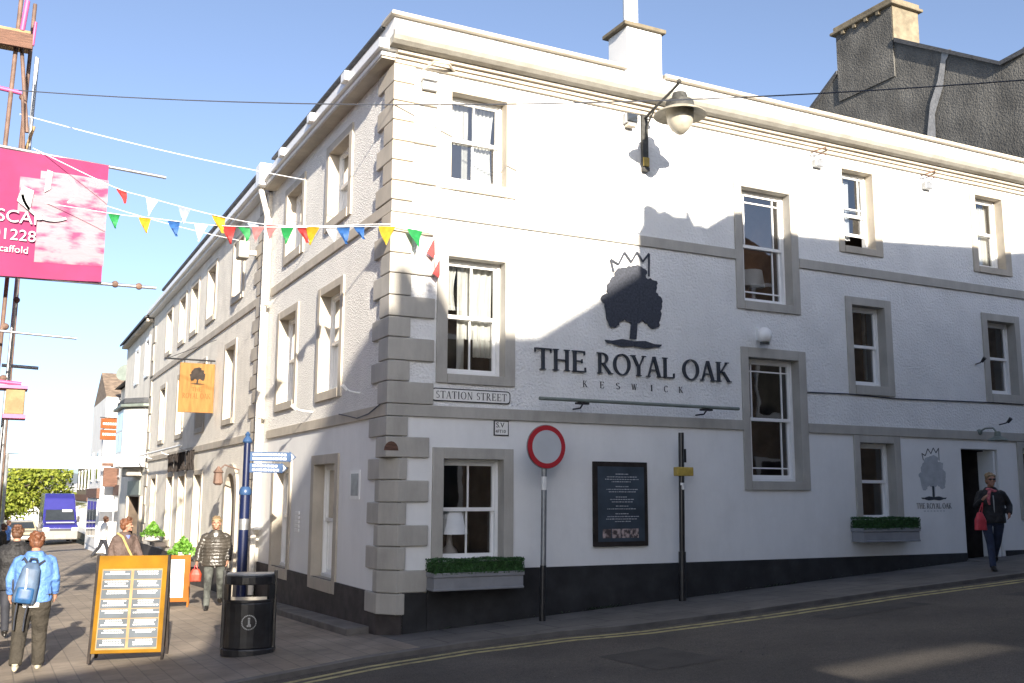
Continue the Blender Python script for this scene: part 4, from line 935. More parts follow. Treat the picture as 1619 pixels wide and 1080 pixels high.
# ------------------------------------------------------------------ window boxes
def leaves(mb, n, fn, size, rnd):
    for _ in range(n):
        c = Vector(fn()); a = Vector((rnd.gauss(0, 1), rnd.gauss(0, 1), rnd.gauss(0, 1))).normalized(); b = a.orthogonal().normalized()
        q = rnd.uniform(0, 2 * pi); b = Matrix.Rotation(q, 3, a) @ b; s = size * rnd.uniform(.6, 1.3); w = a.cross(b) * .6
        mb.quad(c - b * s, c + w * s, c + b * s, c - w * s)
def wbox(s0, s1, z, label):
    t = thing('window_planter', label, 'window box', ((s0 + s1) / 2, -.16, z)); w = (s1 - s0) / 2; rnd = random.Random(int(s0 * 10))
    b = MB(); b.box(-w, w, -.13, .13, 0, .17); b.box(-w - .012, w + .012, -.145, .14, .17, .23); b.box(-w - .008, w + .008, -.14, .135, .0, .03); b.build('trough', 'trough', t, bevel=.008)
    b = MB(); b.box(-w + .02, w - .02, -.13, .12, .2, .36)
    def fn():
        x = rnd.uniform(-w - .005, w + .005); y = rnd.uniform(-.155, .14); zz = rnd.uniform(.21, .40)
        k = rnd.random()
        if k < .45: y = -.155 + rnd.random() * .03
        elif k < .8: zz = .375 + rnd.random() * .028 + .01 * math.sin(x * 9)
        elif k < .88: x = -w - .01 + rnd.random() * .03
        elif k < .96: x = w + .01 - rnd.random() * .03
        return (x, y, zz)
    leaves(b, 5200, fn, .013, rnd); b.build('foliage', 'leaf', t, recalc=False)
wbox(.56, 1.86, .64, 'grey trough of clipped box hedge under the corner ground floor window')
wbox(8.15, 9.45, 1.12, 'grey trough of clipped box hedge under the window left of the doorway')
for y, zz, lb in ((12.9, .28, 'bright green bush in a white bowl on the sill nearest the arched door'), (18.2, .5, 'bright green bush in a white bowl on the farther sill of the left street wall')):
    t = thing('potted_plant', lb, 'potted plant', (-.42, y, zz)); rnd = random.Random(int(y))
    MB().lathe([(.10, 0), (.2, .05), (.24, .2), (.22, .21), (.18, .1)], (0, 0, 0)).build('pot', 'frame', t, smooth=True)
    MB().box(.0, .36, -.5, .5, -.12, -.01).build('shelf', 'plinth_b', t)
    b = MB()
    def fn():
        a = rnd.uniform(0, 2 * pi); r = abs(rnd.gauss(0, .5)); e = rnd.uniform(0, 1)
        return (math.cos(a) * min(r, .9) * .36, math.sin(a) * min(r, .9) * .5, .16 + e * .38 * (1.1 - min(r, .9)))
    leaves(b, 900, fn, .05, rnd); b.build('foliage', 'leaf_b', t, recalc=False)
# table lamps seen in two windows
def lamp(x, y, z, k, label, base='ceramic'):
    t = thing('table_lamp', label, 'table lamp', (x, y, z))
    MB().lathe([(.02, .62 * k), (.21 * k, .60 * k), (.25 * k, .30 * k), (.02, .30 * k)], (0, 0, 0), 24).build('lamp_shade', 'shade', t, smooth=True)
    MB().lathe([(.11 * k, 0), (.12 * k, .03 * k), (.10 * k, .09 * k), (.045 * k, .15 * k), (.03 * k, .3 * k)], (0, 0, 0), 16).build('base', base, t, smooth=True)
lamp(1.08, .42, 1.03, 1.02, 'white drum table lamp on the inner sill of the corner ground floor window')
lamp(6.85, .75, 5.15, .95, 'cream coolie table lamp inside the tall upper window', 'timber')
t = thing('wall_mirror', 'dark gilt framed mirror on the room wall inside the tall upper window', 'framed mirror', (6.6, 1.7, 5.1)); MB().box(-.1, 1.1, -.03, 0, 0, 1.3).build('frame', 'timber', t); MB().box(-.02, 1.02, -.035, -.03, .08, 1.22).build('mirror_plate', 'brown_int', t)

# ------------------------------------------------------------------ litter bin, finger post, A-boards
def ell(rx, ry, n, y0): return [(rx * math.cos(2 * pi * i / n), ry * math.sin(2 * pi * i / n)) for i in range(n)]
def litter_bin(loc, rz, label):
    t = thing('litter_bin', label, 'litter bin', loc, rz)
    W, Dp = .30, .24
    def body(z0, z1, k=1., flip=None):
        P = []
        for i in range(13):
            a = pi + pi * i / 12; P.append((W * k * math.cos(a), -.02 + Dp * k * math.sin(a) * .9))
        P += [(W * k, .2 * k), (-W * k, .2 * k)]
        return P
    MB().prism(body(0, 0, 1.06), 0, .09).build('base', 'blackmetal', t, bevel=.015)
    MB().prism(body(0, 0, .97), .09, .62).build('body', 'blackmetal', t, bevel=.012)
    MB().prism(body(0, 0, .985), .62, .655).build('rim', 'blackmetal', t, bevel=.006)
    b = MB()
    b.prism([(-.30, -.05), (-.24, -.14), (-.21, -.12), (-.26, -.04)], .655, .83); b.prism([(.30, -.05), (.24, -.14), (.21, -.12), (.26, -.04)], .655, .83)
    b.box(-.30, -.26, -.04, .2, .655, .83); b.box(.26, .30, -.04, .2, .655, .83)
    b.build('hood_post', 'blackmetal', t)
    MB().prism(body(0, 0, 1.), .83, .93).build('hood', 'blackmetal', t, bevel=.01)
    MB().prism(body(0, 0, .95), .93, .955).build('lid', 'galv', t, bevel=.012)
    for s in (-1, 1): MB().box(s * .30 - .02, s * .30 + .02, -.03, .03, .04, .99).build('corner_post', 'blackmetal', t, bevel=.008)
    b = MB(); c = (0.02, -.236, .40); n = 26
    for i in range(n):
        a0, a1 = 2 * pi * i / n, 2 * pi * (i + .75) / n
        b.quad(*[(c[0] + r * math.cos(a), c[1] - .001 + .35 * (r * math.cos(a)) ** 2, c[2] + r * math.sin(a)) for r, a in ((.075, a0), (.088, a0), (.088, a1), (.075, a1))])
    for s, z0, z1, w in ((0, -.03, .03, .012), (-.012, -.05, -.03, .012), (.014, -.05, -.02, .01), (0, .035, .055, .014)):
        b.quad((c[0] + s - w, c[1] - .003, c[2] + z0), (c[0] + s + w, c[1] - .003, c[2] + z0), (c[0] + s + w, c[1] - .003, c[2] + z1), (c[0] + s - w, c[1] - .003, c[2] + z1))
    b.build('emblem', 'galv', t, recalc=False)
    return t
litter_bin((-1.70, .06, gz(-1.7, .05) - .01), R(-17), 'black metal litter bin standing beside the pub corner in front of the finger post')
litter_bin((-4.70, 1.25, gz(-4.55, 1.3)), R(20), 'black metal litter bin cut by the left edge, beside the walkers')
t = thing('finger_post', 'dark blue cast finger post with two blue direction arms, behind the black bin', 'signpost', (-1.22, 2.75, gz(-1.2, 2.75)))
MB().tube([(0, 0, 0), (0, 0, 1.95)], .075, 16).build('pole', 'bluepaint', t, smooth=True)
MB().tube([(0, 0, 1.95), (0, 0, 2.72)], .052, 16).build('pole', 'bluepaint', t, smooth=True)
MB().lathe([(.085, 0), (.095, .03), (.085, .08), (.06, .12)], (0, 0, 1.93)).build('collar', 'signblue', t, smooth=True)
MB().lathe([(.06, 0), (.075, .02), (.06, .06), (.03, .1), (.04, .13), (.01, .17)], (0, 0, 2.7)).build('finial', 'signblue', t, smooth=True)
MB().tube([(0, 0, 1.42), (0, 0, 1.58)], .0765, 16).build('sticker', 'galv', t, smooth=True)
for z, L_, k in ((2.50, .74, 2), (2.33, .62, 2)):
    fa = MB().fpoly('R', [(.04, z - .07), (L_ - .1, z - .07), (L_ - .1, z - .085), (L_, z), (L_ - .1, z + .085), (L_ - .1, z + .07), (.04, z + .07)], .0, .03).build('finger_arm', 'signblue', t, bevel=.004)
    b = MB(); rnd = random.Random(int(L_ * 100))
    for zz in (z + .015, z - .045):
        x = .08
        while x < L_ - .16: l = rnd.uniform(.02, .06); b.box(x, x + l, -.0325, -.0305, zz, zz + .032); x += l + .012
    b.fpoly('R', [(L_ - .08, z - .05), (L_ - .03, z), (L_ - .08, z + .05), (L_ - .07, z)], .0305, .032)
    b.build('lettering', 'whitepaint', fa)
# yellow A board
def aboard(loc, rz, w, h, label, kind):
    t = thing('pavement_sign', label, 'A-board', loc, rz)
    lean = .19
    T = Matrix.Rotation(lean, 4, 'X') @ Matrix.Identity(4)
    def p(mb, name, m, par=t, **k):
        o = mb.build(name, m, par, **k); return o
    fr = 'matt_dark' if kind == 'menu' else 'orange_b'
    for s in (-1, 1):
        b = MB(); b.T = Matrix.Rotation(-lean, 4, 'X'); x = s * (w / 2 + .012)
        b.box(x - .016, x + .016, -.03, .03, .0, h); p(b, 'leg', fr, bevel=.004)
        b = MB(); b.T = Matrix.Translation((0, h * math.sin(lean) * 2, 0)) @ Matrix.Rotation(lean, 4, 'X'); b.box(x - .016, x + .016, -.03, .03, .0, h); p(b, 'leg', fr, bevel=.004)
    Tm = Matrix.Rotation(-lean, 4, 'X')
    b = MB(); b.T = Tm; b.box(-w / 2, w / 2, -.028, .02, .11 if kind == 'menu' else .12, h - .005); brd = p(b, 'board', 'yellow' if kind == 'menu' else 'orange_b', bevel=.004)
    b = MB(); b.T = Matrix.Translation((0, h * math.sin(lean) * 2, 0)) @ Matrix.Rotation(lean, 4, 'X'); b.box(-w / 2, w / 2, -.02, .028, .12, h - .03); p(b, 'back_board', 'timber')
    if kind == 'menu':
        b = MB(); b.T = Tm; b.box(-w / 2 + .05, w / 2 - .055, -.031, -.029, .15, h - .165); sb = p(b, 'border', 'plank')
        rnd = random.Random(4); H0, H1 = .165, h - .18; rows = 8; rh = (H1 - H0) / rows
        b = MB(); b.T = Tm; l = MB(); l.T = Tm
        for c in (0, 1):
            xa = -w / 2 + .062 + c * (w / 2 - .045); xb = xa + w / 2 - .078
            for r in range(rows):
                za = H0 + r * rh + .006; zb_ = za + rh - .011; b.box(xa, xb, -.034, -.032, za, zb_)
                for q in range(2 if r % 2 else 3):
                    wd = (xb - xa) * rnd.uniform(.5, .86); x = (xa + xb) / 2 - wd / 2; zz = zb_ - .022 - q * .026
                    while x < (xa + xb) / 2 + wd / 2: k = rnd.uniform(.012, .03); l.box(x, x + k, -.0355, -.0345, zz, zz + .012); x += k + .006
        p(b, 'panel', 'slate_panel', brd); p(l, 'lettering', 'whitepaint', brd)
    else:
        b = MB(); b.T = Tm; b.box(-w / 2 + .08, w / 2 - .08, -.031, -.029, .2, h - .09); p(b, 'poster', 'paper', brd)
        b = MB(); b.T = Tm; b.box(-.12, .06, -.033, -.0315, .45, .6); b.box(-.16, .0, -.033, -.0315, .28, .38); b.box(.05, .14, -.033, -.0315, .3, .55); p(b, 'printed_panel', 'greycurtain', brd)
    return t
c = ((-3.40 - 2.62) / 2, .62)
aboard((c[0], c[1], gz(*c) + .0), R(-15), .80, 1.26, 'big yellow framed menu board on black legs, front left on the paving', 'menu')
aboard((-1.62, 7.35, gz(-1.62, 7.35)), R(-12), .82, .98, 'orange wooden pavement board with white poster, behind the yellow menu board', 'poster')

t = thing('pavement_sign', 'plain white tapered board leaning in the far shop opening under the oriel bay', 'A-board', (-.32, 24.6, gz(-.3, 24.6)), R(-20))
MB().add([(-.34, 0, 0), (.34, 0, 0), (.16, .18, 1.1), (-.16, .18, 1.1), (-.34, .04, 0), (.34, .04, 0), (.16, .22, 1.1), (-.16, .22, 1.1)], [(0, 1, 2, 3), (4, 7, 6, 5), (0, 4, 5, 1), (1, 5, 6, 2), (2, 6, 7, 3), (3, 7, 4, 0)]).build('board', 'frame', t)
MB().add([(-.3, .5, 0), (.3, .5, 0), (.16, .2, 1.1), (-.16, .2, 1.1)], [(0, 1, 2, 3)]).build('back_board', 'frame', t, recalc=False)
# ------------------------------------------------------------------ banner, scaffold, bunting, cables
sc_ = thing('scaffolding', 'steel scaffold tubes with pink wraps and timber toe board along the left edge', 'scaffold', (-4.75, 4.0, gz(-4.7, 4)))
zo = sc_.location.z
def st(mb, *a): return mb
def P3(x, y, z): return (x + 4.75, y - 4.0, z - zo)
for pts, r, m, nm in (
    ([P3(-4.70, 4.6, zo), P3(-4.53, 4.6, 9.7)], .032, 'rust', 'standard'), ([P3(-4.55, 5.6, zo), P3(-4.42, 5.6, 9.2)], .026, 'galv', 'standard'),
    ([P3(-4.48, 9.0, gz(-4.5, 9)), P3(-4.43, 9, 10.6)], .03, 'galv', 'standard'), ([P3(-4.95, 4.2, zo), P3(-4.72, 4.2, 10)], .034, 'rust', 'standard'), ([P3(-4.42, 13.0, gz(-4.4, 13)), P3(-4.40, 13, 9)], .03, 'rust', 'standard'),
    ([P3(-6.0, 4.0, 7.12), P3(-2.44, 4.0, 6.93)], .027, 'galv', 'transom'), ([P3(-6.0, 4.0, 5.06), P3(-2.49, 4.0, 5.10)], .027, 'galv', 'transom'),
    ([P3(-6.0, 4.1, 4.30), P3(-3.59, 4.1, 4.22)], .022, 'galv', 'transom'), ([P3(-4.6, 4.0, 7.9), P3(-4.35, 4.6, 5.2)], .024, 'rust', 'brace'), ([P3(-4.7, 4.2, 9.0), P3(-4.5, 4.2, 7.4)], .03, 'rust', 'brace'),
    ([P3(-4.52, 4.5, 8.95), P3(-4.5, 4.5, 9.35)], .026, 'pinkwrap', 'standard'), ([P3(-4.68, 4.0, 8.95), P3(-4.64, 4.0, 9.45)], .04, 'pinkwrap', 'standard'),
    ([P3(-4.6, 4.9, 6.9), P3(-4.40, 4.9, 7.75)], .025, 'plank', 'standard'), ([P3(-4.38, 5.2, 6.9), P3(-4.34, 5.2, 7.4)], .025, 'pinkwrap', 'standard'), ([P3(-4.2, 5.2, 6.9), P3(-4.18, 5.2, 7.2)], .025, 'pinkwrap', 'standard'),
    ([P3(-5, 4.2, 8.05), P3(-4.62, 4.2, 8.02)], .035, 'pinkwrap', 'ledger'), ([P3(-4.6, 9.2, 4.32), P3(-3.95, 9.2, 4.30)], .035, 'galv', 'ledger'), ([P3(-4.9, 4.1, 3.52), P3(-4.3, 4.1, 3.48)], .03, 'pinkwrap', 'ledger')):
    MB().tube(pts, r, 10).build(nm, m, sc_, smooth=True)
MB().box(*[v for v in (P3(-6, 0, 0)[0], P3(-4.52, 0, 0)[0], -.02, .03, 8.68 - zo, 8.92 - zo)]).build('toe_board', 'timber', sc_)
MB().box(P3(-6, 0, 0)[0], P3(-4.56, 0, 0)[0], -.02, .8, 8.92 - zo, 8.96 - zo).build('scaffold_board', 'plank', sc_)
MB().box(P3(-4.5, 0, 0)[0], P3(-4.24, 0, 0)[0], .05, .45, 3.02 - zo, 3.40 - zo).build('site_lamp', 'plank', sc_, bevel=.02)
b = MB(); b.box(P3(-4.52, 0, 0)[0], P3(-4.21, 0, 0)[0], .0, .5, 2.96 - zo, 3.02 - zo); b.box(P3(-5, 0, 0)[0], P3(-4.21, 0, 0)[0], .0, .5, 3.40 - zo, 3.45 - zo); b.build('bracket', 'pinkwrap', sc_)
for x, y, z in ((-4.53, 4.6, 7.0), (-4.58, 4.6, 4.4), (-4.6, 4.2, 5.9), (-4.55, 4.6, 3.6), (-2.75, 4, 5.1), (-3.1, 4, 5.1), (-4.43, 5.6, 6.5), (-4.45, 5.6, 5.0), (-4.6, 4.6, 8.1)):
    MB().sph(P3(x, y, z), .055, 8, 6).build('coupler', 'rust', sc_)
# banner
t = thing('banner', 'magenta and glare-whitened scaffold company banner stretched between two tubes at upper left', 'banner', (-4.0, 3.93, 5.10))
def bz(u, v):   # u 0..1 left to right, v 0..1 bottom to top
    x = -5.6 + (2.30) * u; zt = 7.02 - .04 * u; zb_ = 5.02 + .08 * u
    return (x + 4.0, .02 * math.sin(u * 11 + v * 3) + .012 * math.sin(v * 16), zb_ + (zt - zb_) * v - 5.10)
def bpatch(u0, u1, v0, v1, dy, name, m, n=24):
    b = MB()
    for i in range(n + 1):
        for j in range(9):
            p = bz(u0 + (u1 - u0) * i / n, v0 + (v1 - v0) * j / 8); b.v.append((p[0], p[1] + dy, p[2]))
    for i in range(n):
        for j in range(8): b.f.append((i * 9 + j, (i + 1) * 9 + j, (i + 1) * 9 + j + 1, i * 9 + j + 1))
    return b.build(name, m, t, smooth=True, recalc=False)
bpatch(0, .995, 0, 1, 0, 'sheet', 'magenta')
bpatch(.58, 1., .13, .87, -.006, 'pale_glare_panel', 'glareban')  # faint print with the sunlit glare of the vinyl painted in
bpatch(.46, .585, .52, .80, -.010, 'pale_glare_panel', 'glareban')
b = MB()
def ringseg(cx, cz, r, w, a0, a1, n=14):
    for i in range(n):
        p = [(cx + q * math.cos(R(a)), cz + q * math.sin(R(a))) for q, a in ((r, a0 + (a1 - a0) * i / n), (r, a0 + (a1 - a0) * (i + 1) / n), (r - w, a0 + (a1 - a0) * (i + 1) / n), (r - w, a0 + (a1 - a0) * i / n))]
        b.quad(*[(x, -.034, z) for x, z in p])
ringseg(.02, 1.38, .24, .03, -60, 60); ringseg(-.08, 1.30, .44, .04, 190, 300); 
b.quad((-.56, -.034, 1.12), (-.38, -.034, .98), (-.34, -.034, 1.3), (-.50, -.034, 1.36)); b.quad((-.2, -.034, 1.30), (-.12, -.034, 1.36), (-.1, -.034, 1.64), (-.18, -.034, 1.66))
b.build('emblem', 'logo_faint', t, recalc=False)
for s, z, sz, k in (('SCAF', .80, .27, 1), ('01228', .53, .24, 1), ('tcscaffold', .34, .15, 1)):
    ox = {'SCAF': -.82, '01228': -.86, 'tcscaffold': -.92}[s]
    font_text(s, sz, 'banner_text', t, (ox, -.04, z - .02), ext=.002)
# bunting
FL = {'red': 'fl_red', 'white': 'fl_white', 'yellow': 'fl_yellow', 'blue': 'fl_blue', 'green': 'fl_green', 'pink': 'fl_pink', 'pale': 'fl_pale'}
def bunting(pts, flags, label):
    t = thing('bunting', label, 'bunting', pts[-1]); o = Vector(pts[-1])
    def at(u):
        n = len(pts) - 1; k = min(int(u * n), n - 1); f = u * n - k
        p0, p1, p2, p3 = [Vector(pts[max(0, min(n, k + d))]) for d in (-1, 0, 1, 2)]
        return .5 * ((2 * p1) + (p2 - p0) * f + (2 * p0 - 5 * p1 + 4 * p2 - p3) * f * f + (3 * p1 - p0 - 3 * p2 + p3) * f ** 3)
    MB().tube([at(i / 40) - o for i in range(41)], .0055, 5).build('cord', 'wire_w', t)
    rnd = random.Random(len(flags))
    cpos = Vector((-4.534, -12.397, 1.877)); fw = Vector((.4512, .8797, .1518))
    for px, c, sz, cr in flags:
        best = min((abs(proj_px(at(i / 800)) - px), i / 800) for i in range(801))[1]
        p = at(best) - o; d = (at(min(1, best + .01)) - at(max(0, best - .01))).normalized(); w = .118 * sz; h = .265 * sz
        b = MB(); n = 6; tw = rnd.uniform(-.5, .5) + cr; sw = rnd.uniform(-.06, .06)
        for j in range(n + 1):
            v = j / n; ww = w * (1 - v) + .004; off = Vector((math.sin(tw * v * 2) * .05, sw * v * v + .02 * math.sin(v * 5 + tw), -h * v))
            dd = Matrix.Rotation(tw * v, 3, 'Z') @ d; q = .03 * math.sin(v * 6 + tw * 3) * (1 if cr else .4)
            b.v += [tuple(p + off - dd * ww), tuple(p + off + Vector((q, -abs(q), 0))), tuple(p + off + dd * ww)]
        for j in range(n):
            for i in range(2): b.f.append((j * 3 + i, j * 3 + i + 1, (j + 1) * 3 + i + 1, (j + 1) * 3 + i))
        b.build('flag', FL[c], t, smooth=True, recalc=False)
CY, CP = 0.4737626641354772, 0.15239593426324136
fwd = Vector((math.sin(CY) * math.cos(CP), math.cos(CY) * math.cos(CP), math.sin(CP))); rgt = Vector((math.cos(CY), -math.sin(CY), 0)); upv = rgt.cross(fwd)
ro = 0.003901220376612386
r2 = rgt * math.cos(ro) + upv * math.sin(ro); u2 = -rgt * math.sin(ro) + upv * math.cos(ro)
CAMP = Vector((-4.534326704372603, -12.396768987834845, 1.8774721272088057))
def proj_px(p):       # used only to space the flags along the cord
    d = p - CAMP; return 809.5 + 1574 * d.dot(r2) / d.dot(fwd)
bunting([(-4.4, 4.0, 7.1), (-3.32, 3.3, 6.47), (-2.84, 2.9, 6.25), (-1.95, 2.0, 5.85), (-1.3, 1.35, 5.64), (-.65, .6, 5.53), (-.07, -.09, 5.46), (.56, -.09, 5.43)],
        [(192, 'red', .8, .9), (241, 'white', 1, 0), (292, 'pale', .95, .5), (346, 'yellow', 1, .2), (400, 'pale', .8, .8), (430, 'pink', .9, 0), (480, 'red', .9, .4), (525, 'white', .9, 0), (568, 'blue', .8, .7)], 'upper string of coloured bunting flags from the banner to the pub corner')
bunting([(-4.4, 4.1, 6.3), (-3.29, 3.3, 6.04), (-2.76, 2.8, 5.91), (-1.94, 2.0, 5.71), (-1.0, 1.0, 5.56), (-.07, -.08, 5.43), (.56, -.08, 5.41)],
        [(180, 'green', .85, .3), (229, 'yellow', .95, .1), (275, 'blue', .9, .9), (318, 'white', 1, 0), (362, 'red', 1, .1), (386, 'green', .8, 1.), (408, 'pink', .9, 0), (454, 'green', .9, .3), (495, 'yellow', .95, .2), (543, 'blue', .9, .9), (612, 'yellow', 1, 0), (656, 'green', 1, 0)], 'lower string of coloured bunting flags ending with a green flag at the pub corner')
t = thing('bunting', 'short loose tail of two red flags hanging from the bunting end at the pub corner', 'bunting', (.56, -.10, 5.41))
MB().tube([(0, 0, 0), (.01, 0, -.25), (.05, -.01, -.6)], .006, 5).build('cord', 'wire_w', t)
for p in ((-.03, 0, -.06, .08, .3), (.05, 0, -.36, .07, .27)):
    b = MB(); b.add([(p[0] + .04, -.01, p[2]), (p[0] - p[3], -.02, p[2] - p[4] * .75), (p[0] + .01, -.05, p[2] - p[4]), (p[0] + p[3] * .6, -.01, p[2] - p[4] * .8)], [(0, 1, 2), (0, 2, 3)]); b.build('flag', 'fl_red', t, recalc=False)
def cable(a, b_, sag, r, m, label):
    a, b_ = Vector(a), Vector(b_)
    o = MB().tube([(b_ - a) * (i / 30) + Vector((0, 0, -sag * 4 * (i / 30) * (1 - i / 30))) for i in range(31)], r, 5).build('overhead_cable', m, smooth=True)
    o.location = a; tag(o, label, 'cable'); return o
cable((-4.66, 4.0, 7.98), (8.6, -7.6, 6.75), .42, .009, 'wire_d', 'long dark overhead cable crossing in front of the pub below its gutter')
cable((-4.62, 4.2, 7.68), (-.05, 4.4, 7.37), .06, .0065, 'wire_w', 'thin white wire running from the scaffold to the left street wall')
cable((-4.4, 9.5, 8.2), (-.1, 9.6, 7.45), .1, .006, 'wire_w', 'thin pale wire to the second building under its gutter')
o = MB().tube([(7.31, -.02, 3.57), (8.2, -.02, 3.585), (9.4, -.02, 3.56), (11.7, -.02, 3.6), (15, -.02, 3.62)], .011, 5).build('wall_cable', 'wire_d', smooth=True); tag(o, 'thin dark cable run along the white wall under the middle windows', 'cable')
o = MB().tube([(-.05, .2, 3.06), (-.07, .6, 2.96), (-.07, 1.1, 2.93), (-.06, 1.6, 3.0), (-.05, 2.0, 3.05)], .009, 5).build('wall_cable', 'wire_d', smooth=True); tag(o, 'sagging dark cable looped over the left lower band near the corner', 'cable')
# white banner across the street
t = thing('banner', 'long plain white banner strung across the street far off', 'banner', (-2.5, 30, 2.8))
bb = MB().box(-1.65, 1.62, -.01, .01, 0, .46).build('sheet', 'frame', t)
MB().box(-1.2, -.75, -.013, -.011, .24, .28).build('lettering', 'fl_pink', bb); MB().box(-.6, .2, -.013, -.011, .2, .28).build('lettering', 'fl_pale', bb)
MB().tube([(-2.2, 0, .5), (2.6, 0, .46)], .01).build('cord', 'wire_w', t); MB().tube([(-1.72, 0, -3.9), (-1.72, 0, .55)], .06).build('pole', 'galv', t)
t = thing('hanging_sign', 'brown double board hanging sign far down the street', 'hanging sign', (.33, 37.15, 4.3)); 
b = MB(); b.box(-.75, .12, -.04, .04, .52, .98); b.box(-.75, .12, -.04, .04, 0, .46); sb = b.build('sign_board', 'brownsign', t)
b = MB()
for z in (.68, .2):
    x = -.66
    while x < 0: b.box(x, x + .07, -.045, -.041, z, z + .1); x += .1
b.build('lettering', 'paper', sb); MB().tube([(.3, 0, 1.02), (-.8, 0, 1.02)], .02).build('bracket', 'black', t)
t = thing('hanging_sign', 'dark hanging lantern sign with little hood over the far shop fronts', 'hanging sign', (.02, 36, 2.15)); MB().box(-.3, .3, -.1, .1, 0, .85).build('sign_board', 'timber', t); MB().prism([(-.5, -.2), (.5, -.2), (.5, .2), (-.5, .2)], .92, 1.05).build('hood', 'timber', t); MB().tube([(.9, 0, .9), (0, 0, .9)], .03).build('bracket', 'black', t)
t = thing('satellite_dish', 'grey satellite dish on the end wall past the oriel bay', 'satellite dish', (-.05, 31.3, 6.75)); MB().lathe([(.02, 0), (.25, .04), (.38, .13)], (0, 0, 0), 20).build('dish', 'verdigris', t, smooth=True).rotation_euler = (R(70), 0, R(-30)); MB().tube([(0, 0, 0), (.5, 0, -.1)], .03).build('arm', 'black', t)
t = thing('awning', 'faded pink rounded shop awning far down the street', 'awning', (.85, 47, 2.25))
b = MB(); st = [(1.1, -.7), (-.55, -.7), (-.5, -.45), (-.3, -.15), (0, .08), (.4, .22), (1.1, .25)]
n = len(st); b.add([(x, 0, z) for x, z in st] + [(x, 2.6, z) for x, z in st], [tuple(range(n)), tuple(range(2 * n - 1, n - 1, -1))] + [(i, (i + 1) % n, n + (i + 1) % n, n + i) for i in range(n)]); b.build('canopy', 'terracotta', t)
MB().box(-.57, -.53, 0, 2.6, -.95, -.7).build('valance', 'brownsign', t)

# ------------------------------------------------------------------ vehicles
def car(name, loc, rz, L, W, H, body, label, van=False):
    t = thing(name, label, 'van' if van else 'car', loc, rz)
    w = W / 2
    if van:
        prof = [(0, .35), (0, .95), (.12, 1.12), (.75, 1.28), (1.45, 2.0), (1.75, 2.65), (2.2, 2.92), (L, 2.92), (L, .35)]
    else:
        prof = [(0, .28), (0, .62), (.15, .75), (1.0, .88), (1.6, 1.36), (2.2, H), (3.1, H - .02), (3.7, 1.0), (L, .92), (L, .3)]
    n = len(prof); v = []
    for s in (-1, 1):
        for y, z in prof:
            k = 1 - max(0, (z - 1.2)) * (.07 if van else .25); v.append((s * w * k, y, z))
    b = MB(); b.add(v, [tuple(range(n)), tuple(range(2 * n - 1, n - 1, -1))] + [(i, (i + 1) % n, n + (i + 1) % n, n + i) for i in range(n)])
    bo = b.build('body', body, t, bevel=.06)
    zw = ((.82, 1.34), (1.40, 1.94)) if van else ((1.05, .93), (1.55, 1.30))
    b = MB(); k0, k1 = .86, .80
    ny, nz = (-.04, .035)
    b.add([(-w * k0, zw[0][0] + ny, zw[0][1] + nz), (w * k0, zw[0][0] + ny, zw[0][1] + nz), (w * k1, zw[1][0] + ny, zw[1][1] + nz), (-w * k1, zw[1][0] + ny, zw[1][1] + nz)], [(0, 1, 2, 3)]); b.build('windscreen', 'darkglass', t, recalc=False)
    b = MB()
    for s in (-1, 1):
        if van: q = [(1.3, 1.4), (2.2, 1.4), (2.2, 1.95), (1.75, 1.95)]
        else: q = [(1.35, .95), (3.4, .98), (2.95, 1.3), (1.85, 1.3)]
        b.add([(s * (w * (1 - max(0, z - 1.2) * (.07 if van else .25)) + .008), y, z) for y, z in q], [(0, 1, 2, 3)])
    b.build('side_window', 'darkglass', t, recalc=False)
    MB().box(-w - .01, w + .01, -.08, .3, .3, .80 if van else .5).build('bumper', 'silver', t, bevel=.05)
    MB().box(-w * .6, w * .6, -.03, .1, .74 if van else .52, .9 if van else .62).build('grille', 'black', t)
    MB().box(-.26, .26, -.095, -.08, .42, .53).build('number_plate', 'frame', t)
    for s in (-1, 1):
        MB().box(s * w * .82 - .17, s * w * .82 + .17, -.045, .2, .72 if van else .52, .98 if van else .68).build('headlight', 'headlamp', t, bevel=.03)
        MB().box(s * (w + .09) - .07, s * (w + .09) + .07, 1.1, 1.2, 1.25 if van else .9, 1.6 if van else 1.02).build('wing_mirror', 'black', t, bevel=.02)
        for y in (.85, L - .9):
            r = .34 if van else .3
            wh = MB().tube([(s * (w - .2), y, r), (s * (w + .01), y, r)], r, 20).build('wheel', 'tyre', t, smooth=True)
            MB().tube([(s * (w + .005), y, r), (s * (w + .018), y, r)], r * .6, 14).build('rim', 'silver', wh)
    if van:
        MB().add([(-.75, .30, 1.232), (.75, .30, 1.232), (.75, .55, 1.285), (-.75, .55, 1.285)], [(0, 1, 2, 3)]).build('lettering', 'whitepaint', t, recalc=False)
        MB().add([(.12, 1.19, 1.85), (.66, 1.19, 1.85), (.66, 1.31, 1.99), (.12, 1.31, 1.99)], [(0, 1, 2, 3)]).build('sun_visor', 'signgrey', t, recalc=False)
    return t
car('delivery_van', (-1.02, 51.5, gz(-.9, 51.5)), R(1), 5.8, 1.85, 2.62, 'vanblue', 'dark blue high roof van with silver bumper coming up the street', van=True)
car('parked_car', (-2.75, 56, gz(-2.7, 56)), R(8), 4.2, 1.7, 1.45, 'carbeige', 'beige car just left of the blue van')
car('parked_car', (-6.2, 66, gz(-6, 66)), R(60), 4.1, 1.7, 1.42, 'silver', 'pale silver car side on under the tree')

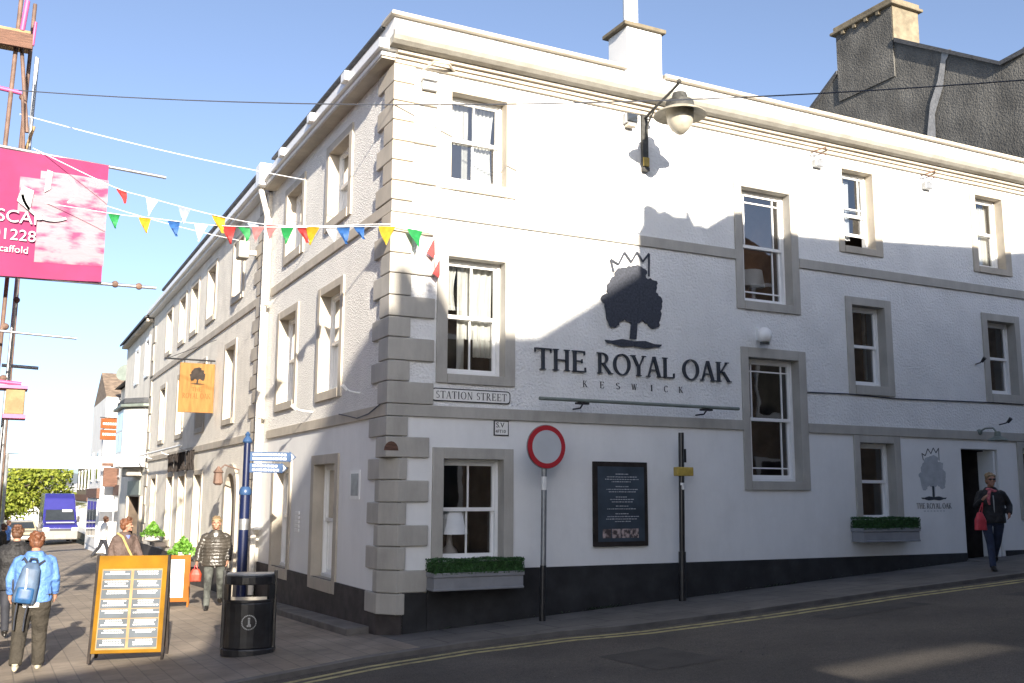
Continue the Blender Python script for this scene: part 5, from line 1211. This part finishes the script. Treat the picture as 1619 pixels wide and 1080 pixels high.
# ------------------------------------------------------------------ tree
def tree(loc, H, RC, label, seed, n=9000, leafm='leaf_t', sz=.16):
    t = thing('street_tree', label, 'tree', loc); rnd = random.Random(seed); b = MB()
    b.tube([(0, 0, 0), (.05, 0, H * .25), (0, .05, H * .5), (.1, 0, H * .8)], [.16, .13, .1, .04], 8)
    tips = []
    for i in range(16):
        a = i * 2.4; z0 = H * (.18 + .5 * rnd.random()); r = RC * rnd.uniform(.35, 1.); zt = min(H * .95, z0 + r * rnd.uniform(-.05, .6))
        p = (math.cos(a) * r, math.sin(a) * r, zt); tips.append(p); b.tube([(0, 0, z0), (p[0] * .5, p[1] * .5, (z0 + zt) / 2 + .15), p], [.06, .04, .015], 6)
    b.build('trunk', 'bark', t)
    b = MB(); cl = tips + [(x * .55, y * .55, z + .3) for x, y, z in tips] + [(rnd.gauss(0, RC * .3), rnd.gauss(0, RC * .3), H * rnd.uniform(.75, 1)) for _ in range(8)]
    for _ in range(n):
        c = rnd.choice(cl); r = RC * .26
        d = Vector((rnd.gauss(0, 1), rnd.gauss(0, 1), rnd.gauss(0, .8))).normalized() * r * rnd.random() ** .4
        leaves(b, 1, lambda: (c[0] + d.x, c[1] + d.y, c[2] + d.z), sz, rnd)
    b.build('crown', leafm, t, recalc=False); return t
tree((-3.6, 78, gz(-3, 78)), 5.2, 4.3, 'round yellow green street tree at the end of the street', 2, 13000)
tree((-8.5, 84, gz(-8, 84)), 6.2, 3.4, 'yellow green street tree at the far left, behind the first one', 5, 6000)
# hills
b = MB(); rnd = random.Random(8); nx = 60
for i in range(nx + 1):
    x = -1500 + 3400 * i / nx; h = 30 + 42 * math.exp(-((x + 250) / 480) ** 2) + 16 * math.sin(i * .55) + 8 * math.sin(i * 1.7)
    for j, (y, k) in enumerate(((1500, 0), (1700, .35), (1950, .8), (2200, 1), (2700, .6))): b.v.append((x, y, -6 + h * k + (rnd.random() * 5 if j else 0)))
for i in range(nx):
    for j in range(4): b.f.append((i * 5 + j, (i + 1) * 5 + j, (i + 1) * 5 + j + 1, i * 5 + j + 1))
tag(b.build('hills', 'hill', smooth=True, recalc=False), kind='structure')

# ------------------------------------------------------------------ people
def V(*a): return Vector(a)
def person(loc, rz, H, label, outfit, stride=.28, lean=.05, arms=None, turn=0., detail=1, width=1., head_yaw=0., head_dip=0.):
    """front of the figure looks towards local -Y; everything below is authored for a 1.70 m figure and scaled"""
    t = thing('person', label, 'person', loc, rz)
    k = H / 1.70
    S = lambda p: tuple(c * k for c in p)
    hipz = .90
    J = {}
    for s, ph in ((-1, stride), (1, -stride)):
        a1 = ph; hip = V(s * .095 * width, 0, hipz); knee = hip + V(0, -math.sin(a1) * .42, -math.cos(a1) * .42)
        a2 = a1 - (.12 if a1 > 0 else .42 * min(1, stride / .25)); ank = knee + V(s * .005, -math.sin(a2) * .42, -math.cos(a2) * .42)
        J[s] = (hip, knee, ank, a2)
    low = min(J[s][2].z for s in (-1, 1)) - .075
    dz = -low
    lv = lambda z: -math.tan(lean) * max(0, z - .95)
    sh = {s: V(s * .168 * width, lv(1.4), 1.385 + dz) for s in (-1, 1)}
    arms = arms or {-1: ((-.04, .10, -.26), (-.02, -.10, -.22)), 1: ((.04, -.10, -.26), (.0, -.14, -.20))}
    el = {s: sh[s] + V(*arms[s][0]) for s in (-1, 1)}; wr = {s: el[s] + V(*arms[s][1]) for s in (-1, 1)}
    D = V(0, 0, dz)
    # body : head, neck, trunk, limbs, hands as one surface
    b = MB()
    hc = V(0, lv(1.60) - .03 - head_dip, 1.60 + dz - head_dip * .5)
    Rh = Matrix.Rotation(head_yaw, 3, 'Z')
    hp = lambda x, y, z: S(hc + Rh @ V(x, y, z))
    b.sph(S(hc + V(0, .005, .02)), tuple(c * k for c in (.077, .094, .098)), 16, 10)
    b.sph(hp(0, -.025, -.045), tuple(c * k for c in (.055, .062, .068)), 14, 8)
    b.sph(hp(0, -.080, -.092), tuple(c * k for c in (.022, .016, .016)), 8, 6)
    b.tube([hp(0, -.088, .022), hp(0, -.108, -.022), hp(0, -.088, -.030)], [.008 * k, .014 * k, .008 * k], 8)
    for s in (-1, 1):
        b.sph(hp(s * .078, .01, -.01), tuple(c * k for c in (.011, .022, .032)), 8, 6); b.sph(hp(s * .042, -.068, -.022), tuple(c * k for c in (.022, .016, .018)), 8, 6)
        b.tube([hp(s * .012, -.089, .034), hp(s * .05, -.080, .034)], .009 * k, 6)
    b.tube([hp(-.024, -.083, -.062), hp(0, -.092, -.062), hp(.024, -.083, -.062)], [.006 * k, .01 * k, .006 * k], 6)
    b.tube([S(hc + V(0, .02, -.05)), S(V(0, lv(1.42) + .02, 1.44 + dz)), S(V(0, lv(1.36), 1.36 + dz))], [.052 * k, .056 * k, .075 * k], 12)
    b.loft([(0, k * lv(z), k * (z + dz), k * rx * width, k * ry) for z, rx, ry in ((.93, .12, .08), (1.08, .125, .09), (1.25, .15, .10), (1.36, .16, .09), (1.42, .10, .06))], 16)
    for s in (-1, 1):
        hip, kn, an, a2 = J[s]
        b.tube([S(hip + D), S(kn + D), S(an + D)], [.058 * k, .045 * k, .032 * k], 10)
        b.tube([S(sh[s] + V(-s * .04, 0, -.02)), S(el[s]), S(wr[s])], [.048 * k, .036 * k, .024 * k], 10)
        dr = (wr[s] - el[s]).normalized(); side = dr.cross(V(0, 1, 0)).normalized() if abs(dr.y) < .9 else V(1, 0, 0); nrm = side.cross(dr).normalized()
        if detail:
            # palm, five fingers with a bend, thumb leaving the side
            pc = wr[s] + dr * .045
            b.tube([S(wr[s] - dr * .01), S(pc), S(wr[s] + dr * .085)], [.022 * k, .027 * k, .024 * k], 8)
            inward = V(-s, 0, 0)
            for i, ln in enumerate((.062, .072, .068, .054)):
                o = nrm * ((i - 1.5) * .0165); base = wr[s] + dr * .085 + o
                m1 = base + dr * ln * .5 + inward * .008; m2 = m1 + (dr * .55 + inward * .6).normalized() * ln * .45
                b.tube([S(base - dr * .02), S(m1), S(m2)], [.0095 * k, .009 * k, .0075 * k], 6)
            tb = wr[s] + dr * .03 - nrm * .02
            b.tube([S(tb), S(tb - nrm * .022 + dr * .03 + inward * .006), S(tb - nrm * .024 + dr * .055 + inward * .014)], [.012 * k, .0105 * k, .008 * k], 6)
        else: b.tube([S(wr[s]), S(wr[s] + dr * .13)], [.024 * k, .018 * k], 8)
    flesh('body', b, outfit.get('skin', 'skin'), t, (.0075 if detail else .014) * k, 4)
    # trousers
    b = MB(); tw = outfit.get('leg', 1.)
    for s in (-1, 1):
        hip, kn, an, a2 = J[s]
        b.tube([S(hip + D + V(0, 0, .05)), S(hip + D + V(0, .0, -.10)), S(kn + D), S((kn + an) / 2 + D), S(an + D + V(0, 0, -.02))], [.100 * k * tw, .096 * k * tw, .072 * k * tw, .064 * k * tw, .058 * k * tw], 14)
    b.loft([(0, k * lv(z), k * (z + dz), k * rx * width, k * ry) for z, rx, ry in ((.80, .13, .10), (.88, .175, .125), (.96, .17, .12), (1.05, .15, .11))], 18)
    flesh('trousers', b, outfit['trousers'], t, .013 * k, 5)
    # shoes
    for s in (-1, 1):
        hip, kn, an, a2 = J[s]; a = an + D; pitch = .0 if a2 > -.15 else -.45
        b = MB(); T = Matrix.Translation(S(a)) @ Matrix.Rotation(pitch, 4, 'X'); b.T = T
        b.loft([(0, -.055 * k, -.073 * k, .042 * k, .130 * k), (0, -.055 * k, -.05 * k, .047 * k, .135 * k), (0, -.035 * k, -.02 * k, .042 * k, .09 * k), (0, .01 * k, .02 * k, .042 * k, .05 * k)], 14)
        flesh('shoe', b, outfit['shoes'], t, .009 * k, 2)
    # jacket
    b = MB(); jw = outfit.get('bulk', 1.); hem = outfit.get('hem', .82)
    b.loft([(0, k * (lv(z) + (.02 if z > 1.2 else 0)), k * (z + dz), k * rx * jw * width, k * ry * jw) for z, rx, ry in ((hem, .185, .145), (hem + .06, .19, .145), (1.05, .175, .13), (1.22, .19, .135), (1.33, .185, .122), (1.385, .15, .105), (1.43, .105, .085), (1.48, .068, .07))], 20, 2.2)
    for s in (-1, 1):
        d2 = (wr[s] - el[s]).normalized()
        b.tube([S(sh[s] + V(-s * .05, 0, .0)), S(sh[s] + V(s * .005, 0, -.03)), S((sh[s] + el[s]) / 2), S(el[s]), S((el[s] + wr[s]) / 2), S(wr[s] - d2 * .005)], [.052 * k * jw, .060 * k * jw, .058 * k * jw, .053 * k * jw, .050 * k * jw, .042 * k * jw], 14)
    if outfit.get('puffy'):
        for i in range(9):
            z = hem + .03 + i * .062; b.loft([(0, k * (lv(z) + (.02 if z > 1.2 else 0)), k * (z + q * .03 + dz), k * (.19 + w) * jw * width * (1 if z < 1.3 else .95), k * (.138 + w) * jw) for q, w in ((-1, -.02), (0, .012), (1, -.02))], 20, 2.2)
        for s in (-1, 1):
            for A, B_ in ((sh[s], el[s]), (el[s], wr[s])):
                for i in range(4):
                    c = A + (B_ - A) * ((i + .5) / 4); b.sph(S(c), (.068 * k * jw, .068 * k * jw, .045 * k * jw), 12, 8)
    if outfit.get('hood'): b.loft([(0, k * (lv(1.4) + .06), k * (1.37 + dz), .11 * k, .08 * k), (0, k * (lv(1.4) + .07), k * (1.43 + dz), .125 * k, .09 * k), (0, k * (lv(1.4) + .05), k * (1.48 + dz), .10 * k, .07 * k)], 14)
    flesh('jacket', b, outfit['jacket'], t, .012 * k, 5)
    if outfit.get('collar'):
        b = MB(); b.tube([S(V(0, lv(1.43) - .07, 1.30 + dz)), S(V(0, lv(1.43) - .085, 1.42 + dz))], [.03 * k, .045 * k], 8); flesh('shirt', b, outfit['collar'], t, .01, 2)
    if outfit.get('zip'):
        b = MB(); b.tube([S(V(0, lv(z) - .14 * jw + (.02 if z < 1.3 else .045), z + dz)) for z in (hem + .03, 1.05, 1.22, 1.33)], .010, 6); b.build('zip', outfit['zip'], t, smooth=True)
    if outfit.get('hemline'):
        b = MB(); b.loft([(0, 0, k * (hem - .055 + dz), .182 * k, .138 * k), (0, 0, k * (hem + .01 + dz), .188 * k, .142 * k)], 20, 2.3); b.build('shirt', outfit['hemline'], t, smooth=True)
    if outfit.get('scarf'):
        b = MB(); c = V(0, lv(1.42), 1.42 + dz)
        b.tube([S(c + V(.08 * math.cos(a), .075 * math.sin(a) - .01, .02 * math.sin(2 * a))) for a in [i * pi / 6 for i in range(13)]], .03 * k, 8)
        b.tube([S(c + V(-.05, -.09, -.02)), S(c + V(-.09, -.13, -.14)), S(c + V(-.08, -.14, -.26))], [.03 * k, .035 * k, .02 * k], 8); flesh('scarf', b, outfit['scarf'], t, .01, 2)
    # hair
    b = MB(); hl = outfit.get('hairlen', .0)
    h2 = lambda x, y, z: S(hc + Rh @ V(x, y, z))
    b.sph(h2(0, .025, .045), tuple(c * k for c in (.092, .100, .090)), 16, 10)
    b.sph(h2(0, .05, -.01 - hl * .5), tuple(c * k for c in (.088, .068, .085 + hl * .5)), 14, 8)
    rr = random.Random(int(H * 1000) + len(label))
    for i in range(26):
        a = rr.uniform(-.3, pi + .3); e = rr.uniform(-.3, 1.2); q = V(math.cos(a) * .088 * math.cos(e), .03 + math.sin(a) * .092 * math.cos(e), .045 + .088 * math.sin(e))
        b.sph(h2(*q), (rr.uniform(.014, .028) * k,) * 3, 8, 6)
    for x in (-.05, -.02, .015, .05): b.sph(h2(x, -.055, .088 - abs(x) * .3), (.03 * k, .022 * k, .02 * k), 8, 6)
    flesh('hair', b, outfit['hair'], t, .008 * k, 2)
    if detail:
        if outfit.get('glasses'):
            b = MB()
            for s in (-1, 1): b.T = None; b.sph(hp(s * .034, -.092, .016), tuple(c * k for c in (.028, .008, .019)), 10, 6)
            b.tube([hp(-.01, -.094, .02), hp(.01, -.094, .02)], .004, 5)
            for s in (-1, 1): b.tube([hp(s * .06, -.088, .018), hp(s * .08, .0, .012)], .004, 5)
            b.build('sunglasses', 'black', t, smooth=True)
        else:
            for s in (-1, 1): MB().sph(hp(s * .032, -.0865, .014), .0085 * k, 8, 6).build('eye', 'black', t, smooth=True)
    t['dz'] = dz
    return t, dict(sh={s: V(*S(sh[s])) for s in sh}, wr={s: V(*S(wr[s])) for s in wr}, k=k, dz=dz, lv=lv)

def world(t, p):
    return Matrix.Translation(t.location) @ Matrix.Rotation(t.rotation_euler.z, 4, 'Z') @ Vector(p)

# woman in blue jacket seen from behind, walking away
t, J = person((-4.05, 1.05, gz(-4.05, 1.05)), pi - .12, 1.58, 'woman with auburn hair in a light blue jacket walking away with a rucksack', dict(jacket='jk_blue', trousers='tr_olive', shoes='shoe_w', hair='hair_r', hem=.84, bulk=1.12, hood=True, hemline='white_cloth', leg=1.32), stride=.20, lean=.10, width=1.12,
              arms={-1: ((-.07, .03, -.26), (.0, -.10, -.19)), 1: ((.08, .03, -.25), (.0, -.09, -.20))}, head_dip=.02)
k = J['k']
rk = thing('rucksack', 'small blue and grey rucksack on the back of the woman in light blue', 'rucksack', world(t, (.045, .14, 1.06 * k)), pi - .12 + .0)
rk.rotation_euler.y = R(-9)
b = MB(); b.loft([(0, .04, -.20, .115, .06), (0, .05, -.14, .13, .085), (0, .045, .05, .12, .08), (0, .03, .2, .10, .06), (0, .0, .27, .06, .035)], 16, 2.8); flesh('pack', b, 'rucksack', rk, .01, 3)
b = MB(); b.loft([(0, .085, -.19, .09, .05), (0, .10, -.14, .10, .055), (0, .10, -.03, .095, .045), (0, .08, .02, .08, .02)], 14, 2.8); flesh('pocket', b, 'rucksack_d', rk, .01, 3)
b = MB(); b.tube([(.0, .135, -.1), (.01, .135, .05), (.04, .10, .2)], .009); b.build('piping', 'white_cloth', rk)
b = MB(); b.tube([(-.06, -.02, .22), (-.03, .03, .32), (.03, .03, .32), (.06, -.02, .22)], .012)
for s in (-1, 1): b.tube([(s * .05, 0, .24), (s * .11, -.06, .30), (s * .15, -.13, .22)], .017); b.tube([(s * .10, .0, -.16), (s * .16, -.08, -.06), (s * .18, -.12, .05)], .012)
b.tube([(-.05, .09, -.2), (-.055, .11, -.35), (-.07, .10, -.5)], .009); b.tube([(.06, .09, -.2), (.05, .11, -.35), (.03, .10, -.5)], .009); b.build('strap', 'strap', rk)
# person in black coat in front of her
person((-4.17, 5.3, gz(-4.1, 5.3)), pi + .1, 1.66, 'person in a black coat walking away at the left edge, beyond the blue jacket', dict(jacket='jk_black', trousers='tr_dark', shoes='shoe_b', hair='hair_b', hem=.72, bulk=1.22, hood=True), stride=.2, width=1.15)
# man in brown jacket, looking to his left
t, J = person((-2.28, 8.1, gz(-2.28, 8.1)), R(28), 1.66, 'man in a brown jacket with khaki bag strap, head turned, behind the yellow menu board', dict(jacket='jk_brown', trousers='tr_dark', shoes='shoe_b', hair='hair_r', hem=.80, bulk=1.18, collar='lilac_shirt'), stride=.22, lean=.04, width=1.15, head_yaw=R(55))
sb = thing('shoulder_bag', 'khaki strapped bag carried by the man in the brown jacket', 'bag', world(t, (.0, 0, .9)), R(28))
b = MB(); b.tube([(-.14, -.14, .46), (-.02, -.185, .2), (.1, -.19, .02), (.2, -.08, -.08)], .022, 6); b.tube([(-.14, -.14, .46), (-.15, 0, .52), (-.05, .14, .3), (.2, .1, -.08)], .022, 6); b.build('strap', 'khaki', sb, smooth=True)
b = MB(); b.loft([(.24, 0, -.32, .06, .14), (.25, 0, -.2, .07, .15), (.24, 0, -.08, .04, .13)], 12, 3); flesh('pouch', b, 'khaki', sb, .012, 2)
# woman in shiny quilted jacket by the wall, holding an orange red bag
ax = {-1: ((-.10, .0, -.26), (-.03, -.05, -.22)), 1: ((.07, .06, -.26), (-.02, -.10, -.21))}
t, J = person((-.93, 6.3, gz(-.93, 6.3)), R(-14), 1.60, 'woman in a shiny dark quilted jacket walking towards the viewer by the left wall', dict(jacket='jk_puffy', trousers='tr_grey', shoes='shoe_b', hair='hair_g', hem=.80, bulk=1.12, puffy=True, collar='white_cloth', hairlen=.05), stride=.24, arms=ax, width=1.12)
h = world(t, J['wr'][-1]); bg = thing('handbag', 'red and orange carrier bag in the hand of the quilted jacket woman', 'bag', (h.x - .02, h.y - .02, h.z - .08), R(-14))
b = MB(); b.loft([(0, 0, -.28, .10, .05), (0, 0, -.15, .11, .06), (0, 0, -.06, .06, .03)], 12, 3); flesh('bag_body', b, 'bag_orange', bg, .01, 2); MB().tube([(-.03, 0, -.07), (-.015, 0, .0), (.015, 0, .0), (.03, 0, -.07)], .007).build('handle', 'bag_red', bg)
# woman outside the side door
ax = {-1: ((-.10, -.08, -.25), (.06, -.17, .12)), 1: ((.13, .05, -.24), (-.06, -.16, -.14))}
t, J = person((9.82, -1.42, gz(9.82, -1.42) + .0), R(-36), 1.53, 'woman in a black jacket, sunglasses and pink scarf striding past the doorway', dict(jacket='jk_black', trousers='jeans', shoes='shoe_b', hair='hair_g', hem=.84, bulk=1.12, scarf='scarf', zip='galv', glasses=True, leg=.95), stride=.34, arms=ax, width=1.08)
h = world(t, J['wr'][-1]); bg = thing('handbag', 'coral red bag hanging from the arm of the woman at the doorway', 'bag', (h.x - .06, h.y + .02, h.z - .22), R(-20))
b = MB(); b.loft([(0, 0, -.26, .10, .05), (0, 0, -.1, .09, .055), (0, 0, .02, .04, .025)], 12, 3); flesh('bag_body', b, 'bag_red', bg, .01, 2); MB().tube([(-.02, 0, .0), (.03, 0, .12), (.07, 0, .22), (.05, 0, .1), (.03, 0, 0)], .008).build('handle', 'bag_red', bg)
# distant walkers
for x, y, o, lb in ((-5.3 + 1.1, 27, 'tr_olive', 'small distant walker in brown at the far left'), (-.55, 31, 'white_cloth', 'distant walker in pale clothes by the far shop fronts'), (-3.9, 40, 'jk_blue', 'distant walker in blue left of the van'), (-.4, 24.5, 'jk_black', 'distant walker in dark clothes near the oriel bay')):
    person((x, y, gz(x, y)), rnd.uniform(0, 6), 1.66, lb, dict(jacket=o, trousers='tr_dark', shoes='shoe_b', hair='hair_b', hem=.8, bulk=1.1), detail=0)

# ------------------------------------------------------------------ light, sky, camera
sun_dir = Vector((.17, 1, -.31)).normalized()
sl = bpy.data.lights.new('sun', 'SUN'); sl.energy = 4.7; sl.angle = R(.55); sl.color = (1, .90, .76)
so = bpy.data.objects.new('sun', sl); COL.objects.link(so); so.rotation_euler = sun_dir.to_track_quat('-Z', 'Y').to_euler()
w = bpy.data.worlds.new('World'); SC.world = w; w.use_nodes = True
nt = w.node_tree; bg = nt.nodes['Background']; sk = nt.nodes.new('ShaderNodeTexSky'); sk.sky_type = 'NISHITA'; sk.sun_disc = False
toward = -sun_dir
sk.sun_elevation = math.asin(toward.z); sk.sun_rotation = math.atan2(toward.x, toward.y)
sk.air_density = .65; sk.altitude = 300; sk.dust_density = 1.7; sk.ozone_density = 2.5
hs = nt.nodes.new('ShaderNodeHueSaturation'); hs.inputs['Saturation'].default_value = .85
nt.links.new(sk.outputs[0], hs.inputs['Color']); nt.links.new(hs.outputs[0], bg.inputs['Color']); bg.inputs['Strength'].default_value = .093
cd = bpy.data.cameras.new('camera'); cd.sensor_width = 36; cd.lens = 1574 / 1619 * 36; cd.clip_end = 9000; cd.clip_start = .05
co = bpy.data.objects.new('camera', cd); COL.objects.link(co); SC.camera = co
mw = Matrix((r2, u2, -fwd)).transposed().to_4x4(); mw.translation = CAMP; co.matrix_world = mw
SC.view_settings.view_transform = 'Standard'; SC.view_settings.look = 'None'; SC.view_settings.exposure = 1.62; SC.view_settings.gamma = 1
SC.cycles.max_bounces = 8; SC.cycles.transparent_max_bounces = 16
for o in bpy.data.objects:
    if 'dz' in o: del o['dz']
GR = {'bunting': 'bunting strings over the street', 'litter_bin': 'black litter bins', 'window_planter': 'hedge troughs under the windows', 'table_lamp': 'table lamps seen through windows', 'sensor_box': 'small grey sensor boxes', 'pavement_sign': 'pavement boards', 'street_tree': 'street trees', 'terraced_building': 'buildings in the left street row', 'potted_plant': 'green bushes on the street sills', 'spotlight': 'small wall spotlights', 'parked_car': 'parked cars', 'overhead_cable': 'overhead cables', 'person': 'people walking', 'street_house': 'houses on the scaffolded side'}
for o in bpy.data.objects:
    b = o.name.split('.')[0]
    if o.parent is None and b in GR and 'label' in o: o['group'] = GR[b]
